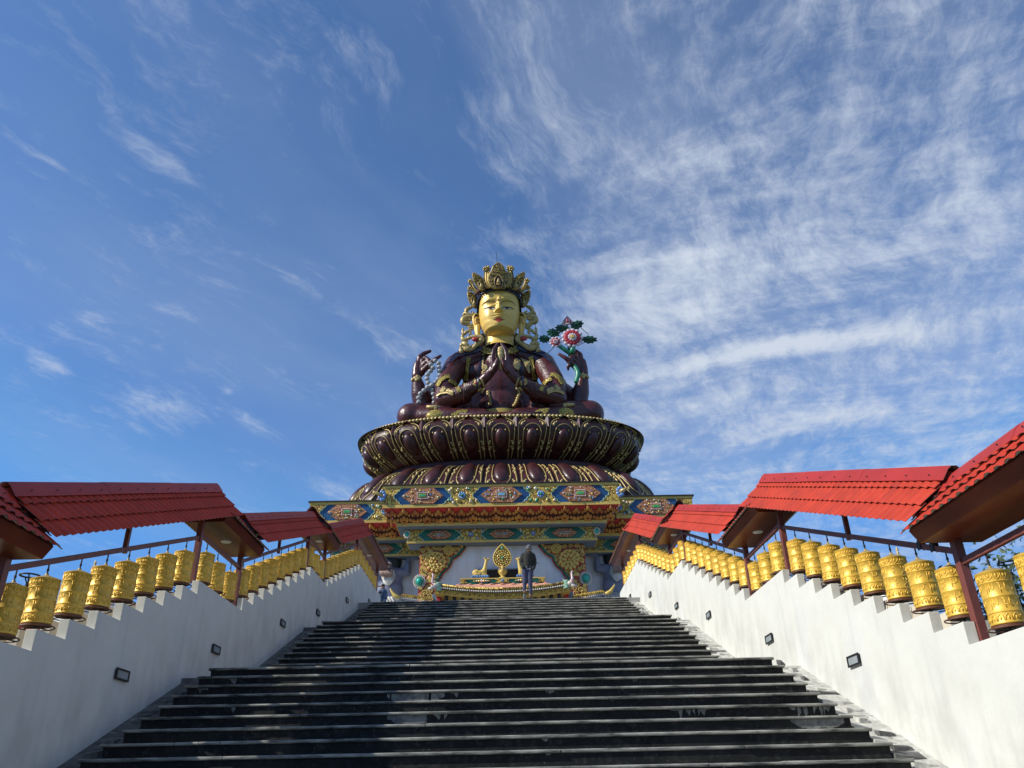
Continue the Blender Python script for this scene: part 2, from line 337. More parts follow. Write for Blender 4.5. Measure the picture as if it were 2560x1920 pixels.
# lime and mortar stains on risers: (x0, x1, flight, step, drips)
def stain(x0, x1, fl, k, dens=1.0, seed=0):
    r = random.Random(seed); ya, yb, za, zb = SFL[fl]; dy = (yb-ya)/11; dz = (zb-za)/12
    y = ya+dy*k+.035-.004; zt = za+dz*(k+1)-.036; st.mat(3); H = dz-.05; tops = []; x = x0
    while x < x1:
        e = min(1, (x-x0)/.08, (x1-x)/.08); tops.append((x, (H*r.uniform(.75, 1.0) if dens > 1 else H*r.choice((r.uniform(.12, .3), r.uniform(.5, 1.0))))*max(.1, e))); x += r.uniform(.012, .045)
    if dens > 1: tops = [(x, sum(h for _, h in tops[max(0, i-2):i+3])/len(tops[max(0, i-2):i+3])*(.85+.15*r.random())) for i, (x, h) in enumerate(tops)]
    for (xa, ha), (xb, hb) in zip(tops, tops[1:]):
        if r.random() < (.04 if dens > 1 else .30): continue
        st.add([(xa, y, zt), (xa, y, zt-ha), (xb, y, zt-hb), (xb, y, zt)], [(0, 1, 2, 3)])
stain(-1.42, -.62, 1, 8, 1.2, 1); stain(-.55, -.42, 1, 8, .4, 2); stain(-1.28, -.75, 1, 6, 1.2, 3); stain(-.70, -.52, 1, 6, .4, 4)
stain(2.25, 2.75, 1, 6, .5, 5); stain(3.75, 4.28, 1, 6, .9, 6); stain(3.6, 4.26, 1, 5, 1.1, 7); stain(-3.45, -3.3, 1, 7, .5, 8); stain(.62, .75, 1, 3, 1, 9); stain(.66, .80, 1, 2, 1, 10); stain(.60, .70, 1, 4, .8, 11)
stain(2.4, 2.46, 1, 2, .6, 12); stain(1.7, 1.76, 1, 2, .6, 13); stain(-4.2, -4.0, 1, 9, .8, 14); stain(-3.9, -3.75, 1, 10, .8, 15); stain(.75, .9, 1, 8, .6, 16); stain(2.0, 2.1, 1, 9, .5, 17)
tag(st.build('stairs', [MT['stone'], MT['nosing'], MT['concrete'], MT['lime'], MT['concrete_dirty']]), kind='structure')

# ------------------------------------------------------------------ side walls with stepped tops
WFL = [(0.90, 5.86, -.75, 1.27), (8.21, 13.16, 1.27, 3.29), (15.51, 20.55, 3.29, 5.43), (22.68, 27.38, 5.43, 7.29)]
YEND = 32.3
def top_profile(dz=0.0, y0=-5.0):
    p = [(y0, WFL[0][2]+dz)]
    for (ya, yb, za, zb) in WFL:
        for k in range(9):
            y = ya+(yb-ya)*k/8; p += [(y, za+(zb-za)*k/9+dz), (y, za+(zb-za)*(k+1)/9+dz)]
    p.append((YEND, WFL[-1][3]+dz)); return p
for s, sd in ((-1, 'left'), (1, 'right')):
    w = MB(); tp = top_profile(); n = len(tp)
    # column strips so that every face stays simple
    def strip(mb, tp, x0, x1, drop):
        for (ya, za), (yb, zb) in zip(tp, tp[1:]):
            if yb-ya < 1e-6:
                continue
            def low(y): return -4.6+max(0, (y-.6))*.345
            mb.hexa([(x0, ya, low(ya)), (x1, ya, low(ya)), (x1, yb, low(yb)), (x0, yb, low(yb)), (x0, ya, za), (x1, ya, za), (x1, yb, zb), (x0, yb, zb)])
    root = empty('side_wall', (s*WW, 0, 0), ('shaded' if s < 0 else 'sunlit')+' white plastered wall with a saw-tooth stepped top on the '+sd+' of the stairs', 'wall')
    # one clean closed profile for the inner wall
    poly = [(y, z) for y, z in tp]+[(YEND, 5.0), (-5.0, -4.6)]
    w.prism(poly, lambda y, z: (0, y, z), lambda y, z: (s*.12, y, z))
    w.build('stepped_wall', MT['wall'], root, bevel=.006)
    w = MB(); poly = [(y, z) for y, z in top_profile(-.10)]+[(YEND, 4.9), (-5.0, -4.7)]
    w.prism(poly, lambda y, z: (s*.55, y, z), lambda y, z: (s*.67, y, z)); w.build('outer_wall', MT['cream'], root)
    w = MB()
    for (ya, yb, za, zb) in WFL: pass
    w.prism([(-5, -4.6), (YEND, 5.0), (YEND, 6.1), (27.4, 6.1), (0, -2.2), (-5, -2.2)], lambda y, z: (s*.122, y, z), lambda y, z: (s*.548, y, z)); w.build('wall_core', MT['cream'], root)
    w = MB(); w.box(0, s*.12, YEND-.001, YEND+.12, 6.0, 7.29-.05)
    w.build('end_pier', MT['wall'], root)

# ------------------------------------------------------------------ floodlights on the walls
ordw = ['nearest', 'second nearest', 'third nearest', 'fourth nearest', 'fifth nearest', 'farthest']
fl0 = empty('floodlight')
b = MB(); b.hexa([(0, -.17, -.10), (0, .17, -.10), (0, .13, -.07), (0, -.13, -.07), (0, -.17, .10), (0, .17, .10), (0, .13, .07), (0, -.13, .07)][:0] or
       [(0, -.17, -.055), (-.022, -.195, -.07), (-.022, .195, -.07), (0, .17, -.055), (0, -.17, .055), (-.022, -.195, .07), (-.022, .195, .07), (0, .17, .055)])
for y0, y1, z0, z1 in ((-.195, -.16, -.07, .07), (.16, .195, -.07, .07), (-.16, .16, -.07, -.046), (-.16, .16, .046, .07)): b.box(-.036, -.023, y0, y1, z0, z1)
b.build('housing', MT['black'], fl0, bevel=.003)
b = MB(); b.box(-.028, -.023, -.159, .159, -.045, .045); b.build('lens', MT['glass'], fl0)
first = True
for s, sd in ((-1, 'left'), (1, 'right')):
    for i, (y, z) in enumerate([(10.99, 1.535), (14.35, 2.39), (18.39, 3.60), (21.72, 4.51), (25.53, 5.67), (29.7, 6.53)]):
        o = fl0 if first else copy_tree(fl0); first = False
        o.location = (s*(WW-.001), y, z); o.rotation_euler = (0, 0, 0 if s > 0 else PI)
        tag(o, f'small black framed floodlight on the {sd} white wall, {ordw[i]} of its row', 'floodlight', 'floodlights along the stair walls')

# ------------------------------------------------------------------ prayer wheels
GL = [[[(.1, .82), (.3, .95), (.48, .8), (.28, .58), (.5, .42), (.42, .12), (.1, .12)], [(.48, .5), (.72, .6), (.85, .35), (.72, .1)], [(.55, 1.0), (.72, .9), (.9, 1.02)]],
      [[(.0, 1), (1, 1)], [(.8, 1), (.8, 0)], [(.3, 1), (.3, .35), (.12, .3), (.25, .15), (.4, .35), (.8, .38)]],
      [[(.0, 1), (1, 1)], [(.85, 1), (.85, 0)], [(.1, 1), (.1, .45), (.3, .35), (.45, .5), (.45, 1)], [(.6, 1), (.6, .2)]],
      [[(.0, 1), (1, 1)], [(.82, 1), (.82, 0)], [(.25, 1), (.25, .6), (.5, .42), (.8, .5)]],
      [[(.0, 1), (1, 1)], [(.5, 1), (.3, .75), (.6, .6), (.25, .35), (.7, .2), (.85, .0)], [(.85, .95), (.7, .6)]],
      [[(.0, 1), (1, 1)], [(.6, 1), (.35, .8), (.65, .62), (.3, .4), (.65, .25), (.45, .02)], [(.75, .2), (.95, .35)]]]
def make_wheel():
    root = empty('prayer_wheel'); R = .152; H = .50
    d = MB(); prof = [(0, .0), (R*.98, .0), (R+.003, .006), (R+.003, .016), (R, .022), (R, .105), (R+.005, .109), (R+.005, .116), (R, .120), (R*.99, .19), (R, .248), (R+.003, .253), (R+.003, .260), (R, .265), (R*.99, .33), (R, .388),
              (R+.005, .392), (R+.005, .399), (R, .403), (R+.002, .48), (R+.008, .486), (R+.008, .497), (R, .5), (.0, .5)]
    d.lathe(prof, n=32); ob = d.build('drum', MT['brass'], root, auto=50)
    g = MB()
    def onc(u, z, dr=.001): return (math.cos(u)*(R*.99+dr), math.sin(u)*(R*.99+dr), z)
    for row in (.140, .283):
        for k in range(8):
            a0 = -2*PI*k/8; gl = GL[[0, 1, 2, 3, 4, 5, 1, 3][k]]
            for ln in gl:
                g.tube([onc(a0-(.05+.58*x), row+.092*z, .000) for x, z in ln], .0048, 5)
    for z0, up in ((.030, 1), (.470, -1)):      # lotus petal borders
        for k in range(14):
            a0 = 2*PI*k/14
            g.tube([onc(a0-.19, z0, .002), onc(a0-.17, z0+up*.038, .002), onc(a0, z0+up*.062, .003), onc(a0+.17, z0+up*.038, .002), onc(a0+.19, z0, .002)], .005, 5)
            g.ball(onc(a0, z0+up*.022, .0), (.010, .010, .020), 6, 5)
    g.build('embossed_script', MT['brass'], ob, smooth=True)
    c = MB(); c.lathe([(R*.95, .5), (R*.8, .512), (R*.45, .53), (R*.2, .548), (.018, .552), (.018, .57), (.0, .57)], n=24); c.build('dome_cap', MT['brasscap'], root, smooth=True)
    p = MB(); p.tube([(0, 0, .565), (0, 0, .60), (0, 0, .60), (0, 0, .625), (0, 0, .625), (0, 0, .70)], [.009, .009, .014, .014, .009, .009], 8); p.build('spindle', MT['iron'], root)
    p = MB(); p.tube([(0, 0, -.10), (0, 0, 0)], .013, 8); p.lathe([(0, -.10), (.04, -.10), (.035, -.085), (.014, -.07)], n=12)
    for k in range(4):
        t = PI/4+k*PI/2; p.tube([(0, 0, -.022), (math.cos(t)*.192, math.sin(t)*.192, -.030)], .006, 6)
    p.build('pivot', MT['iron'], root)
    p = MB(); p.tube([(math.cos(t)*.192, math.sin(t)*.192, -.030) for t in [2*PI*j/28 for j in range(28)]], .0075, 6, closed=True); p.build('push_ring', MT['rust'], root, smooth=True)
    p = MB(); p.box(-.035, .035, -.035, .035, -.46, -.101); p.build('stand', MT['steel'], root)
    p = MB(); p.lathe([(0, -.004), (R+.004, -.004), (R+.004, -.016), (0, -.016)], n=28); p.build('base_plate', MT['rust'], root)
    return root
WX = 5.0; wheel0 = make_wheel(); first = True
nth = ['lowest', 'second', 'third', 'fourth', 'fifth', 'sixth', 'seventh', 'topmost']; nth2 = ['nearest', 'second', 'third', 'fourth', 'fifth', 'sixth']
flo = ['bottom', 'nearest', 'middle', 'farthest']
def put_wheel(s, y, z, lab, grp):
    global first
    o = wheel0 if first else copy_tree(wheel0); first = False
    o.location = (s*WX, y, z+.105); o.rotation_euler = (random.uniform(-.03, .03), random.uniform(-.03, .03), random.uniform(0, 6.28)); tag(o, lab, 'prayer wheel', grp)
for s, sd in ((-1, 'left'), (1, 'right')):
    grp = f'gold prayer wheels along the {sd} wall'
    for f, (ya, yb, za, zb) in enumerate(WFL):
        if f == 0:
            for j, dy in enumerate((.42, 1.07)): put_wheel(s, WFL[1][0]-dy, zb, f'gold prayer wheel on the {sd} wall under the nearest level roof, '+('by its post' if j == 0 else 'cut off'), grp)
            continue
        p = (yb-ya)/8
        for k in range(8):
            put_wheel(s, ya+p*(k+.5), za+(zb-za)*(k+1)/9, f'gold prayer wheel on the {sd} wall, {nth[k]} of eight under the {flo[f]} sloping roof', grp)
        if f < 3:
            for j in range(3):
                put_wheel(s, WFL[f+1][0]-.40-.67*(2-j), zb, f'gold prayer wheel on the {sd} wall, {nth2[j]} of three on the {"lower" if f == 1 else "upper"} level stretch', grp)
        else:
            for j in range(6):
                put_wheel(s, yb+.45+.72*j, zb, f'gold prayer wheel on the {sd} wall, {nth2[j]} of six beyond the stair top', grp)

# ------------------------------------------------------------------ canopies over the wheels
RX = 4.95
def tiles(mb, s, side, A, B, half, drop, slope_dir):
    """one pitched face of pressed-metal tile; A,B ridge ends (y,z); side +1 outer, -1 inner"""
    (ya, za), (yb, zb) = A, B; Lr = math.hypot(yb-ya, zb-za); pitch = .165; rows = 3
    nu = max(8, int(Lr/pitch)*8); m = (zb-za)/(yb-ya)
    sl = math.hypot(half, drop); nx = drop/sl; nz = half/sl
    for r in range(rows):
        v0 = r/rows; v1 = (r+1)/rows
        for thick in (0, 1):
            def fn(i, j):
                u = i; va = max(0, v0-.07); v = va+(v1+.012-va)*j if r < rows-1 else va+(v1-va)*j
                ph = (u*Lr/pitch) % 1.0
                w = min(1, max(0, (.5-.5*math.cos(2*PI*ph))*1.6-.25))*.023
                lift = .004+.034*j
                y = ya+(yb-ya)*u + (.26*v if abs(m) > .05 else 0); z = za+(zb-za)*u-drop*v
                # square the cut ends with the slope: shift towards downhill as we go down the face
                h = w+lift-(.004 if thick else 0)
                z2 = z + (m*.26*v if abs(m) > .05 else 0)
                return (s*(RX+side*(half*v+nx*h)), y, z2+nz*h)
            mb.mat(1 if thick else 0); mb.grid(fn, nu, 3, flip=(s*side > 0) ^ (thick == 1))
        # lip closing the lower edge of each row
def canopy(s, sd, A, B, kind, label, half=.47, lamps=(), gable=True):
    (ya, za), (yb, zb) = A, B; ym = (ya+yb)/2; zm = (za+zb)/2
    drop = .57 if kind == 'slope' else .46; m = (zb-za)/(yb-ya)
    root = empty('canopy', (s*RX, ym, zm), label, 'canopy roof', 'red canopies over the prayer wheels')
    O = Vector((s*RX, ym, zm))
    for side in (-1, 1):
        t = MB(); tiles(t, s, side, A, B, half, drop, 0); t.v = [tuple(Vector(v)-O) for v in t.v]
        t.build('tile_sheet', [MT['red'], MT['zinc']], root, smooth=True)
    c = MB(); Lr = math.hypot(yb-ya, zb-za); nseg = max(1, round(Lr/2.0)); d = Vector((0, yb-ya, zb-za))/Lr; nrm = Vector((0, -d.z, d.y))
    cs = [(-.155, -.135), (-.075, -.02), (-.03, .022), (.03, .022), (.075, -.02), (.155, -.135)]
    for k in range(nseg):
        a = Vector((0, ya-ym, za-zm))+d*(Lr*k/nseg-.05); b2 = Vector((0, ya-ym, za-zm))+d*(Lr*(k+1)/nseg+.05); up0 = .050+.004*(k % 2)
        vs = []
        for (e, dz_) in ((a, 0), (b2, 0)):
            for x, z in cs: vs.append(e+Vector((s*x, 0, z+up0)))
        for (e, dz_) in ((a, 0), (b2, 0)):
            for x, z in cs: vs.append(e+Vector((s*x, 0, z+up0-.006)))
        c.mat(0); c.add(vs, [(i, i+1, i+7, i+6) for i in range(5)]); c.mat(1); c.add(vs[12:], [(i, i+6, i+7, i+1) for i in range(5)])
        c.mat(0); c.add([vs[i] for i in (0, 6, 18, 12)], [(0, 1, 2, 3)]); c.add([vs[i] for i in (5, 11, 23, 17)], [(0, 1, 2, 3)])
        for q in range(4):       # fixing screws along both wings
            for sx in (-1, 1):
                pp = a+d*(Lr/nseg*(q+.6)/4)+Vector((sx*.125, 0, up0-.082)); c.mat(2); c.ball(pp+Vector((sx*.006, 0, .006)), .010, 6, 4)
    c.build('ridge_cap', [MT['redcap'], MT['zinc'], MT['iron']], root)
    # boxed plywood soffit
    f = MB(); ze = -drop+.0; zc_ = ze-.085; xo = half-.055; xi = half-.14
    if kind == 'slope': zc_ = ze+.075; xo = half-.07; xi = half-.10
    prof = [(-xo, ze+.045+(.05 if kind == 'slope' else 0)), (-xi, zc_), (xi, zc_), (xo, ze+.045+(.05 if kind == 'slope' else 0)), (xo-.03, ze+.11), (-xo+.03, ze+.11)]
    e0 = ya+.06+(.2 if kind == 'slope' else 0); e1 = yb-.04
    f.prism(prof, lambda x, z: (s*x, e0-ym, z+(za-zm)+m*(e0-ya)), lambda x, z: (s*x, e1-ym, z+(za-zm)+m*(e1-ya)))
    f.build('soffit', MT['ply'], root)
    prof = [(-xo+.03, ze+.072), (xo-.03, ze+.072), (0, -.02)]
    for e in ((ya+.10, ya+.13), (yb-.13, yb-.10)):
        gb = MB()
        gb.prism(prof, lambda x, z: (s*x, e[0]-m*0-ym, z+(za-zm)+m*(e[0]-m*0-ya)), lambda x, z: (s*x, e[1]-m*0-ym, z+(za-zm)+m*(e[1]-m*0-ya)))
        gb.build('gable_shade_sheet', MT['iron'], root)  # dark sheet stands in for the shade inside the open gable
    for ly in lamps:
        lp = MB(); lp.lathe([(0, -.012), (.085, -.012), (.095, 0), (.095, .01)], (0, ly-ym, zc_+(za-zm)+m*(ly-ya)), 20); lp.build('ceiling_lamp', MT['whitep'], root, smooth=True)
    return root, O
PX = 4.97
def post(root, O, s, y, z0, z1, w=.045, d=.05, name='post'):
    p = MB(); p.box(s*(PX-w), s*(PX+w), y-d, y+d, z0, z1); p.v = [tuple(Vector(v)-O) for v in p.v]; p.build(name, MT['steel'], root, bevel=.004)
def rail(root, O, s, a, b, name='rail'):
    p = MB(); p.beam((s*PX, a[0], a[1]-.034), (s*PX, b[0], b[1]-.034), .05, .068); p.v = [tuple(Vector(v)-O) for v in p.v]; p.build(name, MT['steel'], root, bevel=.003)
for s, sd in ((-1, 'left'), (1, 'right')):
    shade = 'dark red' if s < 0 else 'bright red'
    for f in (1, 2, 3):
        ya, yb, za, zb = WFL[f]; m = {1: .371, 2: .358, 3: .34}[f]
        A = (ya-.32, za+1.72-.02); B = (yb+.36, {1: 5.045, 2: 6.99, 3: 9.0}[f])
        if f == 2: A = (ya-.30, 5.05)
        if f == 3: A = (ya-.2, 7.13)
        r, O = canopy(s, sd, A, B, 'slope', f'{shade} tiled roof sloping up with the stairs, {["", "nearest", "middle", "farthest"][f]} such roof on the {sd} wall')
        rail(r, O, s, (ya+.10, za+1.005), (yb+.09, zb+.785))
        mm = (B[1]-A[1])/(B[0]-A[0]); ymid = ya+2.55
        post(r, O, s, ymid, za+1.0+.36*2.45-.07, A[1]+mm*(ymid-A[0])-.55, .03, .03, 'stud')
    for f in (0, 1, 2, 3):
        zb = WFL[f][3]; y0 = WFL[f][1]; y1 = WFL[f+1][0] if f < 3 else YEND
        if f == 0: y0 = 5.0
        r, O = canopy(s, sd, (y0+.12 if f else y0, zb+1.60), (y1+.12 if f < 3 else y1+.1, zb+1.60), 'flat',
            f'{shade} level canopy with plywood soffit, {["nearest the camera, cut by the frame", "between the nearest two sloping roofs", "between the farthest two sloping roofs", "beyond the stair top"][f]}, {sd} side',
            lamps=[(y0+y1)/2+.2] if f else [])
        post(r, O, s, y1+.02 if f < 3 else y1-.1, zb, zb+1.075)
        if f: post(r, O, s, y0+.13, zb, zb+1.075)
        rail(r, O, s, (y0+.18 if f else y0, zb+.86), (y1-.03, zb+.86))
# two black clamps over the nearest right-hand rail
for yy in (8.93, 8.67):
    zr = 1.27+1.005+.36*(yy-8.31); m = MB(); b0 = Vector((PX, yy, zr-.03))
    for pts in ([(-.035, -.04), (-.035, .05), (-.018, .085), (.018, .085), (.035, .05), (.035, -.04), (.026, -.04), (.026, .045), (-.026, .045), (-.026, -.04)],):
        m.prism(pts, lambda x, z: (x, -.035, z), lambda x, z: (x, .035, z))
    o = m.build('rail_clamp', MT['black']); o.location = b0; tag(o, 'black U-shaped clamp over the right-hand rail, '+('upper' if yy > 8.8 else 'lower, nearer the post')+' of the pair', 'clamp', 'clamps on the rail')
# small steel stands that carry the wheels, one behind each tooth of the wall
for s, sd in ((-1, 'left'), (1, 'right')):
    q = MB()
for o in [x for x in bpy.data.objects if x.name.startswith('prayer_wheel') and x.type == 'EMPTY']: pass
# ------------------------------------------------------------------ temple materials
MT['yel'] = M('yellow_trim_paint', (.60, .42, .095), .5, var=.12, vs=1.5)
MT['tgrey'] = M('grey_blue_wall_paint', (.15, .19, .25), .8, var=.06, vs=.5, streak=[(.8, (1, 1, .3), (.12, .15, .19), .55, .8)])
MT['twhite'] = M('temple_whitewash', (.70, .70, .70), .85, var=.06, vs=.4, streak=[(.7, (1.5, 1.5, .3), (.58, .52, .46), .52, .75)])
MT['tred'] = M('temple_red_paint', (.46, .02, .015), .5, var=.15)
MT['blue'] = M('blue_marbled_paint', (.018, .085, .20), .35, vs=.9, col2=(.012, .05, .14), streak=[(1.4, (1, 1, .5), (.12, .32, .45), .62, .80)])
MT['green'] = M('green_panel_paint', (.008, .11, .055), .4, var=.15)
MT['line'] = M('pale_green_edging', (.25, .42, .30), .5)
MT['carve'] = swirl('gilt_scrollwork', (.60, .42, .07), (.22, .10, .02), .4, .15, 3.4, .2, .6)
MT['carver'] = swirl('gilt_relief_on_red', (.68, .43, .10), (.33, .03, .012), .42, .1, 1.7, .35, .65, .12)
MT['copper'] = swirl('coppery_jewel_ground', (.55, .25, .10), (.20, .05, .02), .45, .1, 6.5, .2, .6)
MT['petal'] = M('orange_gilt_petal', (.54, .235, .04), .42, vs=1.2, col2=(.34, .095, .015), ramp=(.4, .6))
MT['gem_w'] = M('pearl_bead', (.60, .53, .42), .25); MT['gem_g'] = M('green_bead', (.05, .28, .16), .2); MT['gem_b'] = M('blue_bead', (.12, .25, .50), .2)
MT['gem_p'] = M('pink_pearl', (.62, .45, .45), .3); MT['gem_y'] = M('gold_bead', (.62, .45, .12), .25, metal=.3)
MT['turq'] = M('turquoise_cabochon', (.02, .38, .27), .2); MT['pink'] = M('salmon_roof_tiles', (.62, .30, .20), .6, var=.15, vs=3)
MT['maroon'] = M('maroon_gloss_paint', (.066, .0115, .0115), .38, vs=.7, var=.35, bump=.55, bs=3.2, bdist=.10, coat=.15)
MT['lotusp'] = M('shade_darkened_lotus_maroon', (.046, .008, .0075), .42, vs=.9, var=.4, bump=.5, bs=3, bdist=.06, coat=.1); MT['maroon2'] = M('maroon_neck_band', (.075, .020, .026), .55, vs=.5, var=.2)  # lotus maroon is darkened to put the petals' underside shade into the colour
MT['paleg'] = M('pale_gold_outline', (.47, .35, .13), .42, metal=.2, var=.15)
MT['niche'] = M('dark_red_niche', (.05, .008, .006), .6); MT['filigree'] = M('antique_gold_bead', (.40, .28, .08), .4, metal=.3, var=.25); MT['navy'] = M('navy_paint', (.010, .014, .045), .3, coat=.3); MT['gold'] = M('gold_leaf_face', (.74, .49, .115), .42, metal=.12, vs=.8, var=.10, bump=.12, bs=1.4, bdist=.08)
MT['dark'] = M('dark_interior', (.02, .017, .016), .8)
GEM = [MT['gem_w'], MT['gem_g'], MT['gem_b'], MT['gem_p'], MT['gem_y']]

# ------------------------------------------------------------------ temple body
TPL = empty('temple', (0, 60, 6.05), 'painted temple base with blue, green and gold friezes carrying the lotus throne', 'temple')
T0 = Vector((0, 60, 6.05))
def tb(mb, name, mats, parent=TPL, base=T0, **k):
    mb.v = [tuple(Vector(v)-base) for v in mb.v]; return mb.build(name, mats, parent, **k)
def frame_ring(mb, hw, yf, yb, z0, z1):   # a solid block: front at yf, half width hw
    mb.box(-hw, hw, yf, yb, z0, z1)
ZT = 21.18
def block(hw, yf, yb, nm):
    """cornice stack; everything steps in by d on front and sides"""
    hw0 = hw
    a = MB(); a.box(-hw-.10, hw+.10, yf-.10, yb, ZT-.06, ZT+.02); tb(a, 'roof_edge_slab', MT['iron'])
    a = MB(); a.box(-hw, hw, yf, yb, 20.92, ZT-.062); a.box(-hw+.02, hw-.02, yf+.02, yb, 19.38, 19.62)
    a.box(-hw+.98, hw-.98, yf+.98, yb, 18.27, 18.52); a.box(-hw+1.70, hw-1.70, yf+1.70, yb, 17.17, 17.33); tb(a, 'yellow_moulding', MT['yel'])
    a = MB(); a.box(-hw+.08, hw-.08, yf+.08, yb, 19.622, 20.918); tb(a, 'blue_frieze', MT['blue'])
    a = MB(); c = [(-hw+.06, yf+.06), (hw-.06, yf+.06), (hw-.06, yb), (-hw+.06, yb)]; c2 = [(-hw+1.05, yf+1.05), (hw-1.05, yf+1.05), (hw-1.05, yb), (-hw+1.05, yb)]
    a.hexa([(*p, 18.522) for p in c2]+[(*p, 19.378) for p in c]); tb(a, 'red_corbel', MT['tred'])
    a = MB(); a.box(-hw+1.05, hw-1.05, yf+1.05, yb, 18.20, 18.268); a.box(-hw+1.80, hw-1.80, yf+1.80, yb, 17.10, 17.168); tb(a, 'soffit', MT['tgrey'])
    a = MB(); a.box(-hw+1.76, hw-1.76, yf+1.76, yb, 17.332, 18.198); tb(a, 'green_frieze', MT['green'])
    a = MB(); a.box(-hw+2.64, hw-2.64, yf+2.64, yb, 6.05, 17.098); tb(a, 'whitewashed_wall', MT['twhite'])
block(15.15, 60.42, 80.0, 'wing'); block(8.87, 57.0, 60.36, 'front')

